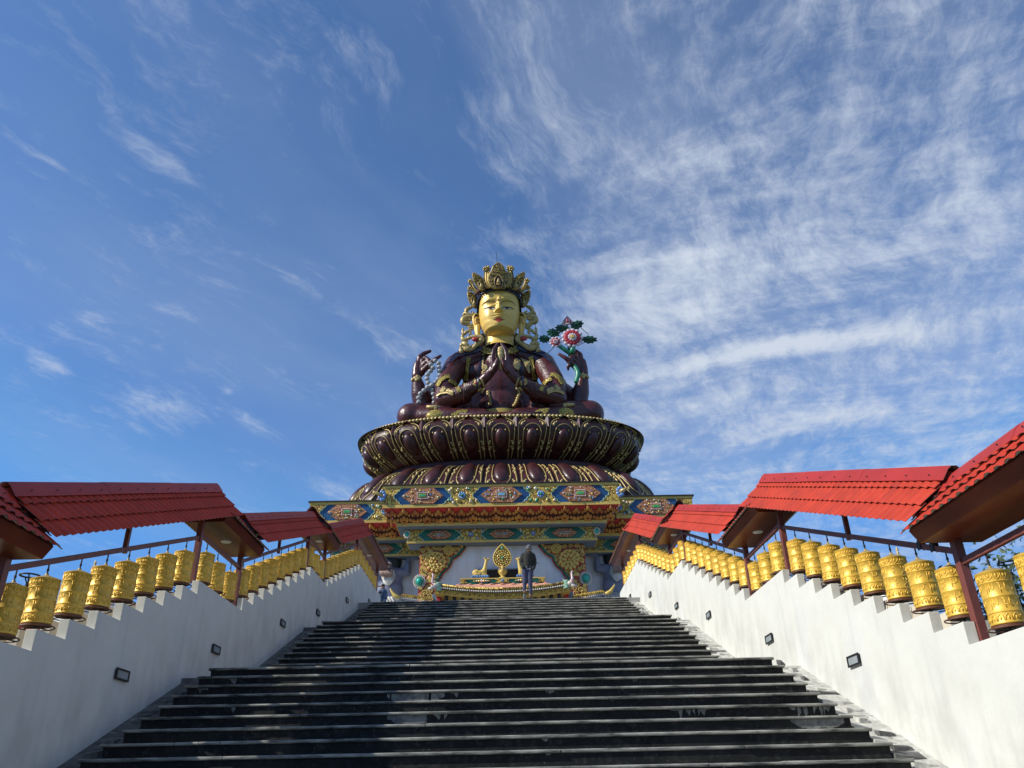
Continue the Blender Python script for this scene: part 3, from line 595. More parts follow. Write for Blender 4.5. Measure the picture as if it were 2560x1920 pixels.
rb = random.Random(11)
def scallop(x0, z0, x1, z1, n, amp):   # wavy edge points from (x0,z0) to (x1,z1)
    pts = []
    for i in range(n*6+1):
        t = i/(n*6); w = abs(math.sin(t*n*PI))*amp
        dx, dz = x1-x0, z1-z0; l = math.hypot(dx, dz); pts.append((x0+dx*t-dz/l*w, z0+dz*t+dx/l*w))
    return pts
def plate(mb, pts, y, t):      # front-facing plate, its back t behind
    mb.prism(pts[::-1] if area(pts) > 0 else pts, lambda x, z: (x, y+t, z), lambda x, z: (x, y, z))
def area(p): return sum(p[i][0]*p[(i+1) % len(p)][1]-p[(i+1) % len(p)][0]*p[i][1] for i in range(len(p)))/2
def frieze(hw, yf, z0, z1, cx, kind, xlo=None, xhi=None):
    """gold corner-pieces between the cartouches, jewelled cartouches at cx"""
    zm = (z0+z1)/2; h = (z1-z0)/2; gap = cx[1]-cx[0] if len(cx) > 1 else (5.9 if kind == 'blue' else 4.7)
    bounds = [cx[0]-gap/2]+[(a+b)/2 for a, b in zip(cx, cx[1:])]+[cx[-1]+gap/2]
    wx, nk = (h*2.2, h*1.25) if kind == 'blue' else (h*3.0, h*1.8)
    for b in bounds:
        g = MB(); e = MB()
        # X-shaped gold plate: wide at top and bottom, narrow in the middle
        for sg in (-1, 1):
            xo = b+sg*wx; xn = b+sg*nk
            xo = max(-hw, min(hw, xo)); xn = max(-hw, min(hw, xn)); xb = max(-hw, min(hw, b))
            if abs(xo-xb) < .05: continue
            up = scallop(xn, zm, xo, z1-.01, 3, .07 if sg > 0 else -.07); dn = scallop(xo, z0+.01, xn, zm, 3, .07 if sg > 0 else -.07)
            ed = dn+up[1:]; k = len(ed)
            vs = [(xb, yf-.06, z) for x, z in ed]+[(x, yf-.06, z) for x, z in ed]+[(x, yf+.05, z) for x, z in ed]
            g.add(vs, [q if sg > 0 else q[::-1] for i in range(k-1) for q in ((i, k+i, k+i+1, i+1), (k+i, 2*k+i, 2*k+i+1, k+i+1))])
            e.tube([(x, yf-.065, z) for x, z in dn+up[1:]], .028, 5)
        if g.v: gp = tb(g, 'gilt_corner_piece', MT['carve']); tb(e, 'edging', MT['line'], gp)
    for b in bounds:
        if abs(b) > hw-.2: continue
        f = MB()
        f.mat(0)
        for k in range(8):
            t = 2*PI*k/8; f.ball((b+math.cos(t)*h*.30, yf-.10, zm+math.sin(t)*h*.30), (h*.15, .06, h*.15), 8, 5)
        f.mat(1); f.ball((b, yf-.16, zm), (h*.16, .12, h*.16), 10, 6)
        tb(f, 'blue_flower', [MT['gem_b'], MT['gem_w'] if kind == 'green' else MT['gem_g']], smooth=True)
        f = MB()
        for k in range(16):
            f.mat(rb.choice((0, 0, 1, 4, 4, 2))); rr = rb.uniform(.07, .14)*h/.65
            f.ball((b+rb.choice((-1, 1))*rb.uniform(.25, .95)*wx*.8, yf-.10, zm+rb.choice((-1, 1))*rb.uniform(.5, .85)*h), (rr, rr*.7, rr), 8, 5)
        tb(f, 'set_stone', GEM, smooth=True)
    for i, c in enumerate(cx):
        a = MB(); W_ = h*(2.4 if kind == 'blue' else 2.2); H_ = h*.93 if kind == 'blue' else h*.72
        hexp = [(c-W_, zm), (c-W_*.52, zm-H_), (c+W_*.52, zm-H_), (c+W_, zm), (c+W_*.52, zm+H_), (c-W_*.52, zm+H_)]
        plate(a, hexp, yf-.14, .2); ca = tb(a, 'jewelled_cartouche', MT['copper'])
        b = MB()
        if kind == 'blue':
            m = MB(); m.box(c-h*.36, c+h*.36, yf-.24, yf-.13, zm-h*.14, zm+h*.14); tb(m, 'stone_bar', M_bar[i % 2], ca, Vector((0, 0, 0))+T0)
            m = MB(); m.box(c-h*.44, c+h*.44, yf-.20, yf-.13, zm-h*.22, zm+h*.22); tb(m, 'bar_frame', MT['gem_y'], ca)
            for k in range(9):
                for zz in (-.36, .36): b.mat(3); b.ball((c+(k-4)*h*.145, yf-.17, zm+zz*h), h*.075, 7, 5)
            for k in range(4):
                for xx in (-.58, .58): b.mat(3); b.ball((c+xx*h, yf-.17, zm+(k-1.5)*h*.17), h*.075, 7, 5)
            for k in range(56):
                x = rb.uniform(-.95, .95)*W_; z = rb.uniform(-.88, .88)*H_
                if abs(x)/W_+abs(z)/H_*.48 > .93 or (abs(x) < h*.68 and abs(z) < h*.45): continue
                b.mat(rb.choice((0, 1, 2, 3, 4, 0, 4))); rr = rb.choice((.06, .08, .13))*h; b.ball((c+x, yf-.15, zm+z), (rr, rr*.8, rr), 7, 5)
        else:
            for k, q in enumerate((-.62, 0, .62)):
                b.mat(0)
                for t in range(10): b.ball((c+q*h+math.cos(t*PI/5)*h*.22, yf-.16, zm+math.sin(t*PI/5)*h*.22), h*.06, 6, 4)
                b.mat(2 if (k+i) % 2 else 1); b.ball((c+q*h, yf-.18, zm), (h*.14, h*.12, h*.14), 10, 6)
            for k in range(20):
                x = rb.uniform(-.95, .95)*W_; z = rb.uniform(-.9, .9)*H_
                if abs(x)/W_+abs(z)/H_*.48 > .93: continue
                b.mat(rb.choice((0, 3, 4))); rr = .055*h; b.ball((c+x, yf-.15, zm+z), rr, 6, 4)
        tb(b, 'beads', GEM, ca, smooth=True)
M_bar = [M('emerald_bar', (.05, .36, .12), .2), M('sky_blue_bar', (.16, .36, .55), .2)]
# tb() on children of a cartouche must stay in temple space: cartouche objects sit at the temple origin
frieze(8.79, 57.08, 19.622, 20.918, [-5.9, 0, 5.9], 'blue'); frieze(7.11, 58.76, 17.332, 18.198, [-4.7, 0, 4.7], 'green')
frieze(15.07, 60.50, 19.622, 20.918, [-12.1, 12.1], 'blue_w') if False else None
for sx in (-1, 1):
    frieze(15.07, 60.50, 19.622, 20.918, [sx*12.15], 'blue'); frieze(13.39, 62.18, 17.332, 18.198, [sx*9.5], 'green')

def bulbs(hw, yf, x0, x1):
    """three rows of gilded lotus bulbs on the sloping red corbel"""
    unit = 1.70; n = int(round((x1-x0)/unit*2)); st_ = (x1-x0)/n
    def pt(x, v, out=.06):   # v 0 bottom .. 1 top on the slope
        y = yf+1.05-(.99)*v; z = 18.53+.85*v; return Vector((x, y-out*.65, z-out*.75))
    def bulb(x, v, r, lean, big=1.0):
        r *= 1.62
        c = pt(x, v, .08); ax = Matrix.Rotation(lean, 3, 'Y') @ Matrix.Rotation(.85, 3, 'X')
        vs = []
        m.mat(0); q = [(0, -.55), (.42, -.42), (.62, -.1), (.55, .25), (.28, .6), (0, .95)]
        k = 8; base = len(m.v)
        for rr, zz in q:
            for j in range(k):
                t = 2*PI*j/k; vs.append(c+ax @ Vector((rr*math.cos(t)*r, rr*math.sin(t)*r*.7, zz*r)))
        m.add(vs, [(i*k+j, i*k+(j+1) % k, (i+1)*k+(j+1) % k, (i+1)*k+j) for i in range(5) for j in range(k)])
    dk = MB(); dk.add([pt(x0-.5, -.02, .012), pt(x1+.5, -.02, .012), pt(x1+.35, .60, .012), pt(x0-.35, .60, .012)], [(0, 1, 2, 3)]); tb(dk, 'dark_backing', MT['niche'])  # flat dark sheet behind the lower bulbs
    for i in range(n+1):
        x = x0+i*st_; e = i % 2; m = MB()
        if e == 0:
            for lx, lv, r, ln in ((0, .68, .20, 0), (-.16, .56, .15, -.7), (.16, .56, .15, .7), (-.13, .14, .17, -.25), (.13, .14, .17, .25), (-.36, .22, .14, -.8), (.36, .22, .14, .8)): bulb(x+lx, lv, r, ln)
        else:
            for lx, lv, r, ln in ((0, .78, .19, 0), (-.19, .66, .16, -.6), (.19, .66, .16, .6), (-.38, .55, .13, -1.0), (.38, .55, .13, 1.0), (0, .32, .20, 0), (-.2, .24, .16, -.5), (.2, .24, .16, .5), (-.12, .04, .15, -.2), (.14, .04, .15, .2)): bulb(x+lx, lv, r, ln)
        tb(m, 'lotus_bulb_relief', MT['petal'], smooth=True)
bulbs(8.8, 57.0, -8.15, 8.15); bulbs(15, 60.42, -14.4, -8.6); bulbs(15, 60.42, 8.6, 14.4)
for s in (-1, 1):           # twisted rope on the mitred corners
    m = MB()
    for k in range(14):
        t = (k+.5)/14; m.mat(k % 2); m.ball((s*(8.85-.98*t), 57.02+.98*t, 19.36-.84*t), .075, 7, 5)
    tb(m, 'corner_rope', [MT['tred'], MT['gem_w']], smooth=True)
    m = MB(); c = Vector((s*8.9, 56.95, 20.3))
    for k in range(7):
        t = 2*PI*k/7; m.mat(0); m.ball(c+Vector((math.cos(t)*.30*.6-s*.0, -.08, math.sin(t)*.30)), (.15, .12, .15), 8, 5)
    m.mat(1); m.tube([c, c+Vector((s*.3, -.2, .12)), c+Vector((s*.62, -.35, .28))], [.2, .13, .01], 8)
    tb(m, 'corner_flower', [MT['gem_b'], MT['paleg']], smooth=True)
    m = MB(); c = Vector((s*7.15, 58.7, 17.85)); m.mat(0)
    for k in range(9):
        t = 2*PI*k/9; m.ball(c+Vector((math.cos(t)*.2, -.05, math.sin(t)*.26)), .09, 6, 4)
    m.mat(1); m.ball(c+Vector((0, -.08, 0)), (.15, .12, .19), 8, 6); tb(m, 'corner_stone', [MT['gem_w'], MT['turq']], smooth=True)

# ------------------------------------------------------------------ carved brackets beside the door (traced in the wall plane)
YW = 59.64
def zq(x, y): return (1010+x/8.508, 1360+y/8.508)
out = [(355, 40), (1290, 22), (1235, 115), (1165, 205), (1090, 262), (1012, 300), (992, 372), (945, 460), (885, 525), (800, 600), (762, 690), (682, 775), (765, 870), (640, 1010), (650, 1060), (665, 1400), (280, 1400), (292, 1100), (305, 850), (318, 500), (335, 200)]
P0 = [at(*zq(*p), YW-.3) for p in out]; P0 = [(p.x, p.z) for p in P0]
P0[0] = (-6.2, 17.09); P0[1] = (P0[1][0], 17.09)
for s in (-1, 1):
    pts = [(-s*x, z) for x, z in P0]
    m = MB(); plate(m, pts, YW-.18, .17); br = tb(m, 'carved_bracket', MT['tred'])
    # inner gilt sheet, slightly inset
    cx_ = sum(p[0] for p in pts)/len(pts); cz_ = sum(p[1] for p in pts)/len(pts)
    m = MB(); ins = [(cx_+(x-cx_)*.955, cz_+(z-cz_)*.965) for x, z in pts]; plate(m, ins, YW-.24, .055); tb(m, 'gilt_relief', MT['carver'], br)
    # border lines
    edge = pts[1:13]
    for nm, off, r, mt in (('green_border', 0, .085, MT['green']), ('pale_border', .11, .03, MT['line']), ('red_border', -.12, .04, MT['tred'])):
        m = MB(); e2 = []
        for i, (x, z) in enumerate(edge):
            a = Vector(edge[max(0, i-1)]); b = Vector(edge[min(len(edge)-1, i+1)]); d = (b-a).normalized(); nn = Vector((d.y, -d.x))*(-s)
            e2.append((x+nn.x*(off-.02), YW-.24, z+nn.y*(off-.02)))
        m.tube(e2, r, 6); tb(m, nm, mt, br, smooth=True)
    # scroll roundels
    for (zx, zy, rz) in ((680, 392, 215), (950, 150, 108)):
        q = at(*zq(zx, zy), YW-.3); c = Vector((-s*q.x, YW-.30, q.z)); r = rz/8.508*.0323*1.0
        m = MB(); m.lathe([(0, -.16), (r*.5, -.14), (r*.85, -.08), (r, 0)], c, 28, lambda v: Vector((v.x, v.z, v.y)))
        ro = tb(m, 'roundel', MT['tred'], br)
        m = MB()
        m.tube([c+Vector((s*math.cos(t)*r*(1-t/14), -.17-.0*t, math.sin(t)*r*(1-t/14))) for t in [k*.35 for k in range(36)]], .055*r/.8, 6)
        for k in range(13):
            t = k*2*PI/13; m.ball(c+Vector((math.cos(t)*r*.80, -.12, math.sin(t)*r*.80)), (r*.19, .09, r*.19), 8, 5)
        for k in range(9):
            t = k*2*PI/9+.3; m.ball(c+Vector((math.cos(t)*r*.52, -.16, math.sin(t)*r*.52)), (r*.15, .09, r*.15), 8, 5)
        for k in range(6):
            t = k*PI/3; m.ball(c+Vector((math.cos(t)*r*.33, -.18, math.sin(t)*r*.33)), (r*.15, .09, r*.15), 8, 5)
        m.ball(c+Vector((0, -.2, 0)), (r*.12, .1, r*.12), 8, 5); tb(m, 'scroll', MT['yel'], ro, smooth=True)
    m = MB(); rr = random.Random(4)
    for (x, y, r) in [(400, 150, 60), (500, 220, 45), (390, 290, 50), (420, 420, 45), (385, 560, 45), (470, 590, 35), (560, 650, 40), (690, 650, 45), (740, 630, 30), (640, 720, 35), (500, 100, 50), (640, 100, 45), (760, 110, 50), (1080, 110, 45), (1160, 110, 40), (1100, 200, 30), (930, 300, 40), (940, 390, 35), (900, 480, 30), (560, 1000, 60), (450, 1040, 60), (380, 1100, 60), (560, 1120, 60), (500, 940, 40), (350, 950, 35), (850, 120, 35), (1230, 60, 30)]:
        q = at(*zq(x, y), YW-.3); c = Vector((-s*q.x, YW-.27, q.z)); r *= .0323/8.508*1.0
        m.tube([c+Vector((math.cos(t)*r*(1-t/9.5)*s, -.05, math.sin(t)*r*(1-t/9.5))) for t in [k*.5 for k in range(17)]], .042, 5)
    tb(m, 'curl', MT['yel'], br, smooth=True)
    q = at(*zq(325, 790), YW-.4); c = Vector((-s*q.x, YW-.35, q.z)); m = MB(); m.ball(c, (.24, .22, .28), 16, 10); md = tb(m, 'medallion', MT['turq'], smooth=True)
    m = MB()
    for k in range(20):
        t = 2*PI*k/20; m.mat(k % 2); m.ball(c+Vector((math.cos(t)*.41, .08, math.sin(t)*.46)), .08, 7, 5)
    m.mat(2); m.tube([c+Vector((math.cos(t)*.30, .03, math.sin(t)*.35)) for t in [2*PI*k/24 for k in range(24)]], .05, 6, closed=True)
    tb(m, 'petal_rim', [MT['gem_w'], MT['gem_p'], MT['line']], md, smooth=True)

# ------------------------------------------------------------------ entrance porch with its curved eave
YP = 55.4
def prow(pts, y): return [at(px, py, y) for px, py in pts]
def lerp_curve(c, n=48):
    out = []
    for i in range(n+1):
        t = i/n*(len(c)-1); k = min(int(t), len(c)-2); f = t-k
        p0, p1, p2, p3 = c[max(k-1, 0)], c[k], c[k+1], c[min(k+2, len(c)-1)]
        out.append(.5*((2*p1)+(p2-p0)*f+(2*p0-5*p1+4*p2-p3)*f*f+(3*p1-p0-3*p2+p3)*f*f*f))
    return out
topc = lerp_curve(prow([(1104, 1463.5), (1150, 1469), (1200, 1472), (1256, 1471.5), (1310, 1468), (1362, 1463), (1409, 1456)], YP), 60)
botc = lerp_curve(prow([(1088, 1483), (1140, 1491), (1200, 1495), (1256, 1494), (1310, 1490), (1370, 1483), (1430, 1474)], YP), 60)
tsym = [Vector(((a.x-b.x)/2, YP, (a.z+b.z)/2)) for a, b in zip(topc, topc[::-1])]; bsym = [Vector(((a.x-b.x)/2, YP, (a.z+b.z)/2)) for a, b in zip(botc, botc[::-1])]
PO = empty('porch_roof', (0, 57, 12.6), 'golden curved eave of the entrance porch with dragon heads at its ends', 'porch roof'); PB = Vector((0, 57, 12.6))
m = MB(); m.grid(lambda u, v: tsym[int(round(u*60))].lerp(bsym[int(round(u*60))], v)+Vector((0, .0 if v < .01 else .03+.12*v, 0)), 60, 4, flip=True); m.grid(lambda u, v: bsym[int(round(u*60))]+Vector((0, .15+v*3.2, 0)), 60, 2, flip=True); tb(m, 'eave_fringe', MT['yel'], PO, PB)
m = MB()
for i in range(60):
    a, b = tsym[i], tsym[i+1]
    for f in (0, .5):
        c = a.lerp(b, f); m.tube([c+Vector((0, -.12, -.02)), c+Vector((0, .3, .05))], .085, 6)
tb(m, 'roof_tile_roll', MT['carve'], PO, PB, smooth=True)
m = MB()
for i in range(60):
    a = tsym[i].lerp(bsym[i], .34); b = tsym[i+1].lerp(bsym[i+1], .34)
    m.mat(0); m.ball(a+Vector((0, -.08, 0)), .07, 7, 5)
m.mat(1); m.tube([tsym[i].lerp(bsym[i], .34)+Vector((0, .0, 0)) for i in range(61)], .10, 5)
tb(m, 'pearl_row', [MT['gem_w'], MT['iron']], PO, PB)
m = MB()
for i in range(1, 60, 2):
    a = tsym[i].lerp(bsym[i], .52)+Vector((0, .02, 0)); b = tsym[i].lerp(bsym[i], 1.0)+Vector((0, .08, 0)); w = .11
    m.tube([a+Vector((-w, -.02, 0)), b+Vector((-w*.8, -.02, .1)), b+Vector((0, -.02, .0)), b+Vector((w*.8, -.02, .1)), a+Vector((w, -.02, 0))], .022, 4)
    m.ball(a.lerp(b, .45)+Vector((0, -.02, 0)), (.07, .04, .1), 6, 5)
tb(m, 'fringe_tassel', MT['carve'], PO, PB)
m = MB(); zt = at(1256, 1459.5, 57.2).z
m.grid(lambda u, v: Vector((-3.1+6.2*u, 57.2, zt)).lerp(tsym[int(round(5+50*u))]+Vector((0, .28, .04)), v), 50, 3); tb(m, 'salmon_roof', MT['pink'], PO, PB)
m = MB()
for k in range(9): m.tube([Vector((-3.1+k*.77-.3, 57.0, zt-.16)), Vector((-3.1+k*.77, 56.9, zt-.06)), Vector((-3.1+k*.77+.3, 57.0, zt-.16))], .06, 6)
tb(m, 'salmon_tile', MT['pink'], PO, PB, smooth=True)
m = MB(); m.box(-4.6, 4.6, 57.3, 59.6, 6.06, 12.2); m.box(-4.95, -4.55, 56.6, 59.6, 6.06, 12.9); m.box(4.55, 4.95, 56.6, 59.6, 6.06, 12.9); tb(m, 'porch_wall', MT['tgrey'], PO, PB)
m = MB(); m.box(-4.6, -4.35, 56.5, 57.3, 6.06, 13.2); m.box(4.35, 4.6, 56.5, 57.3, 6.06, 13.2); tb(m, 'red_door_post', MT['tred'], PO, PB)
m = MB()
for k in range(15):
    x = -3.9+k*.557; m.tube([Vector((x, 56.3, 12.0)), Vector((x, 55.9, 12.45)), Vector((x, 55.8, 12.65))], .13, 6)
tb(m, 'eave_bracket', MT['dark'], PO, PB)
for s in (-1, 1):          # dragon heads
    e = tsym[60] if s > 0 else tsym[0]; c = Vector((e.x+s*.3, YP-.1, e.z-.12)); K = .78
    m = MB()
    m.mat(0)
    for k in range(5): m.tube([c+Vector((-s*.45, .05, -.35+.16*k)), c+Vector((-s*.1, -.08, -.28+.14*k)), c+Vector((s*.15, 0, -.12+.08*k))], [.04, .12, .08], 6)
    m.mat(1); m.ball(c+Vector((s*.2, 0, .05)), (.34, .28, .26), 12, 8); m.tube([c+Vector((s*.3, -.05, -.05)), c+Vector((s*.62, -.05, -.2)), c+Vector((s*.78, -.05, -.16))], [.2, .15, .09], 8)
    m.mat(3); m.tube([c+Vector((s*.25, 0, .15)), c+Vector((s*.42, 0, .5)), c+Vector((s*.36, 0, .95)), c+Vector((s*.44, 0, 1.2))], [.16, .12, .09, .06], 8)
    m.mat(2); m.ball(c+Vector((s*.38, -.22, .12)), .07, 8, 6); m.ball(c+Vector((s*.6, -.12, -.27)), (.11, .08, .03), 8, 5)
    for k in range(4): m.mat(1); m.tube([c+Vector((-s*.05, 0, .12)), c+Vector((-s*(.35+.05*k), 0, .15+.12*k))], [.03, .01], 4)
    m.v = [tuple(c+(Vector(v)-c)*K) for v in m.v]
    tb(m, 'dragon_head', [MT['line'], MT['gem_w'], MT['tred'], MT['gem_p']], PO, PB, smooth=True)
    # lower side eaves with gilt bud finials
    a = at(1095, 1495, 56.0) if s < 0 else None
    m = MB(); x0 = s*4.9; x1 = s*7.0
    for k in range(16):
        x = x0+(x1-x0)*k/15; m.mat(0); m.tube([Vector((x, 55.9, 12.35+.02*k)), Vector((x, 57.4, 12.75+.02*k))], .08, 6); m.mat(1); m.ball((x, 55.9, 12.2+.02*k), .05, 6, 4)
    tb(m, 'side_eave', [MT['carve'], MT['gem_w']], PO, PB)
    m = MB(); c = Vector((s*7.1, 55.9, 12.55)); m.tube([c, c+Vector((s*.2, 0, .02)), c+Vector((s*.42, 0, .16)), c+Vector((s*.66, 0, .5)), c+Vector((s*.72, 0, .66))], [.08, .15, .14, .06, .01], 10); tb(m, 'bud_finial', MT['yel'], PO, PB, smooth=True)

# ------------------------------------------------------------------ dharma wheel, deer, plinth
q0 = at(1155.5, 1447, 57.3); q1 = at(1155.5, 1460.5, 57.3); hwp = 3.02
PL = empty('plinth', (0, 57.6, q1.z), 'green and gold panelled plinth above the porch, under the wheel and deer', 'plinth'); PLB = Vector((0, 57.6, q1.z))
m = MB(); m.box(-hwp, hwp, 57.3, 59.0, q1.z, q0.z-.06); tb(m, 'green_panel', MT['green'], PL, PLB)
m = MB(); m.box(-hwp-.04, hwp+.04, 57.26, 59.0, q0.z-.058, q0.z+.02); tb(m, 'top_moulding', MT['yel'], PL, PLB)
m = MB(); zm = (q0.z+q1.z)/2; hz = (q0.z-q1.z)/2-.05
for xx, w in ((-hwp, .55), (0, .62), (hwp, .55)):
    for sg in (-1, 1):
        if abs(xx+sg*w) > hwp: continue
        plate(m, [(xx, zm-hz), (xx+sg*w, zm-hz), (xx+sg*w*.45, zm), (xx+sg*w, zm+hz), (xx, zm+hz)], 57.24, .06)
tb(m, 'gilt_corner_piece', MT['carve'], PL, PLB)
m = MB()
for cx_ in (-1.5, 1.5):
    for k in range(7): m.mat((4, 0, 4, 3, 4, 0, 4)[k]); m.ball((cx_+(k-3)*.17, 57.25, zm), (.10, .07, .13-.028*abs(k-3)), 8, 5)
m.mat(2); m.ball((0, 57.2, zm), .11, 8, 6); tb(m, 'beads', GEM, PL, PLB, smooth=True)
ZPL = q0.z+.02
c = at(1256.8, 1396, 57.6)
WHL = empty('dharma_wheel', (0, 57.6, ZPL), 'gilded eight-spoked wheel in a pointed flame frame on a vase, between the deer', 'wheel emblem'); WB = Vector((0, 57.6, ZPL))
cz = c.z; m = MB(); outl = []
for k in range(33):
    t = -PI/2+2*PI*k/32; r = .64; x = math.cos(t)*r; z = math.sin(t)*r*1.06
    if z > 0: z = z*1.02+max(0, (1-abs(x)/r))**1.5*.34
    outl.append((x, cz+z))
plate(m, outl[:-1], 57.52, .12); tb(m, 'flame_frame', MT['carve'], WHL, WB)
m = MB(); m.tube([(x, 57.5, z) for x, z in outl[:-1]], .055, 6, closed=True); tb(m, 'frame_rim', MT['yel'], WHL, WB, smooth=True)
m = MB(); m.tube([(math.cos(t)*.36, 57.46, cz+math.sin(t)*.36) for t in [2*PI*k/24 for k in range(24)]], .045, 6, closed=True)
for k in range(8):
    t = PI/4*k; m.tube([(0, 57.46, cz), (math.cos(t)*.34, 57.46, cz+math.sin(t)*.34)], .028, 5); m.ball((math.cos(t)*.22, 57.44, cz+math.sin(t)*.22), (.06, .05, .06), 6, 5)
for k in range(18):
    t = 2*PI*k/18; m.ball((math.cos(t)*.51, 57.47, cz+.02+math.sin(t)*.53), .062, 6, 5)
wr = tb(m, 'spoked_wheel', MT['gem_y'], WHL, WB, smooth=True)
m = MB(); m.ball((0, 57.42, cz), .095, 8, 6); m.ball((0, 57.45, cz+.72), .11, 8, 6); tb(m, 'hub_stone', MT['gem_g'], wr, WB, smooth=True)
m = MB(); vz = ZPL; vh = cz-.62-vz
m.lathe([(0, 0), (.34, 0), (.33, .05), (.14, .13), (.12, .2), (.27, .42*vh), (.31, .55*vh), (.27, .68*vh), (.12, .8*vh), (.10, .88*vh), (.2, vh), (0, vh+.05)], (0, 57.6, vz), 20)
m.tube([(-.1, 57.5, vz+vh), (-.28, 57.5, vz+vh*.7), (-.3, 57.5, vz+vh*.5)], .035, 5); m.tube([(.1, 57.5, vz+vh), (.28, 57.5, vz+vh*.7), (.3, 57.5, vz+vh*.5)], .035, 5)
m.tube([(0, 57.35, vz+vh), (0, 57.27, vz+vh*.7), (0, 57.25, vz+vh*.45)], [.10, .07, .03], 6)
tb(m, 'vase', MT['yel'], WHL, WB, smooth=True)
def blob(name, caps, vox, mat, parent=None, base=None, sm=3, subtract=None):
    """capsules and balls fused into one skin"""
    m = MB()
    for c in caps:
        if c[0] == 'b': m.ball(c[1], c[2], 20, 14, c[3] if len(c) > 3 else None)
        else:
            P = [Vector(p) for p in c[1]]; R_ = c[2]; dense = []; rs = []
            for i in range(len(P)-1):
                k = 5
                for j in range(k+(i == len(P)-2)): dense.append(P[i].lerp(P[i+1], j/k)); rs.append(R_[i]+(R_[i+1]-R_[i])*j/k)
            m.tube(dense, rs, 16); m.ball(P[0], R_[0]*.995, 16, 10); m.ball(P[-1], R_[-1]*.995, 16, 10)
    o = m.build(name+'_src', mat); md = o.modifiers.new('r', 'REMESH'); md.mode = 'VOXEL'; md.voxel_size = vox
    if sm: sd = o.modifiers.new('s', 'SMOOTH'); sd.factor = .6; sd.iterations = sm
    dg = bpy.context.evaluated_depsgraph_get(); me = bpy.data.meshes.new_from_object(o.evaluated_get(dg)); bpy.data.objects.remove(o)
    me.name = name; me.polygons.foreach_set('use_smooth', [True]*len(me.polygons))
    bv = BVHTree.FromPolygons([v.co.copy() for v in me.vertices], [tuple(p.vertices) for p in me.polygons])
    if base: me.transform(Matrix.Translation(-Vector(base)))
    me.materials.clear(); me.materials.append(mat)
    o2 = bpy.data.objects.new(name, me); COL.objects.link(o2); o2.parent = parent
    return o2, bv
for s in (-1, 1):
    D = empty('deer_statue', (s*1.75, 57.6, ZPL), ('left' if s < 0 else 'right')+' gilded deer kneeling beside the wheel, head raised towards it'+('' if s < 0 else ', half hidden'), 'deer statue'); DB = Vector((s*1.62, 57.6, ZPL))
    D.location = DB
    def q(x, y, z): return (s*(1.62+x), 57.6+y, ZPL+.24+z)
    blob('body', [('b', q(.28, 0, .22), (.30, .22, .25)), ('b', q(-.05, 0, .20), (.34, .20, .20)), ('b', q(-.25, 0, .26), (.24, .2, .26)), ('c', [q(-.30, 0, .35), q(-.38, 0, .7), q(-.44, 0, 1.08)], [.19, .13, .10]),
         ('b', q(-.47, 0, 1.15), (.14, .11, .11)), ('c', [q(-.5, 0, 1.16), q(-.68, 0, 1.26)], [.09, .05]), ('c', [q(-.2, -.12, .08), q(-.45, -.14, .05)], [.08, .06]), ('c', [q(.3, -.15, .08), q(.05, -.2, .04)], [.1, .06])], .035, MT['yel'], D, DB)
    m = MB(); m.tube([q(-.42, -.08, 1.22), q(-.26, -.14, 1.30)], [.05, .015], 6); m.tube([q(-.42, .08, 1.22), q(-.26, .14, 1.30)], [.05, .015], 6); tb(m, 'ear', MT['yel'], D, DB, smooth=True)
    m = MB(); m.mat(0); m.box(s*1.02, s*2.24, 57.35, 57.85, ZPL, ZPL+.07); m.mat(1)
    for k in range(7): m.ball((s*(1.08+.18*k), 57.35, ZPL+.14), (.10, .08, .10), 8, 5)
    m.mat(0); m.box(s*1.10, s*2.16, 57.38, 57.82, ZPL+.2, ZPL+.25); tb(m, 'lotus_base', [MT['gem_w'], MT['gem_b']], D, DB)
m = MB(); a = at(1193, 1423, YW-.2); b = at(1320, 1443, YW-.2)
m.box(a.x, -a.x, YW-.2, YW-.002, b.z, a.z-.09); tb(m, 'dark_window', MT['dark']); m = MB(); m.box(a.x-.05, -a.x+.05, YW-.26, YW-.003, a.z-.088, a.z); tb(m, 'window_lintel', MT['tgrey'])

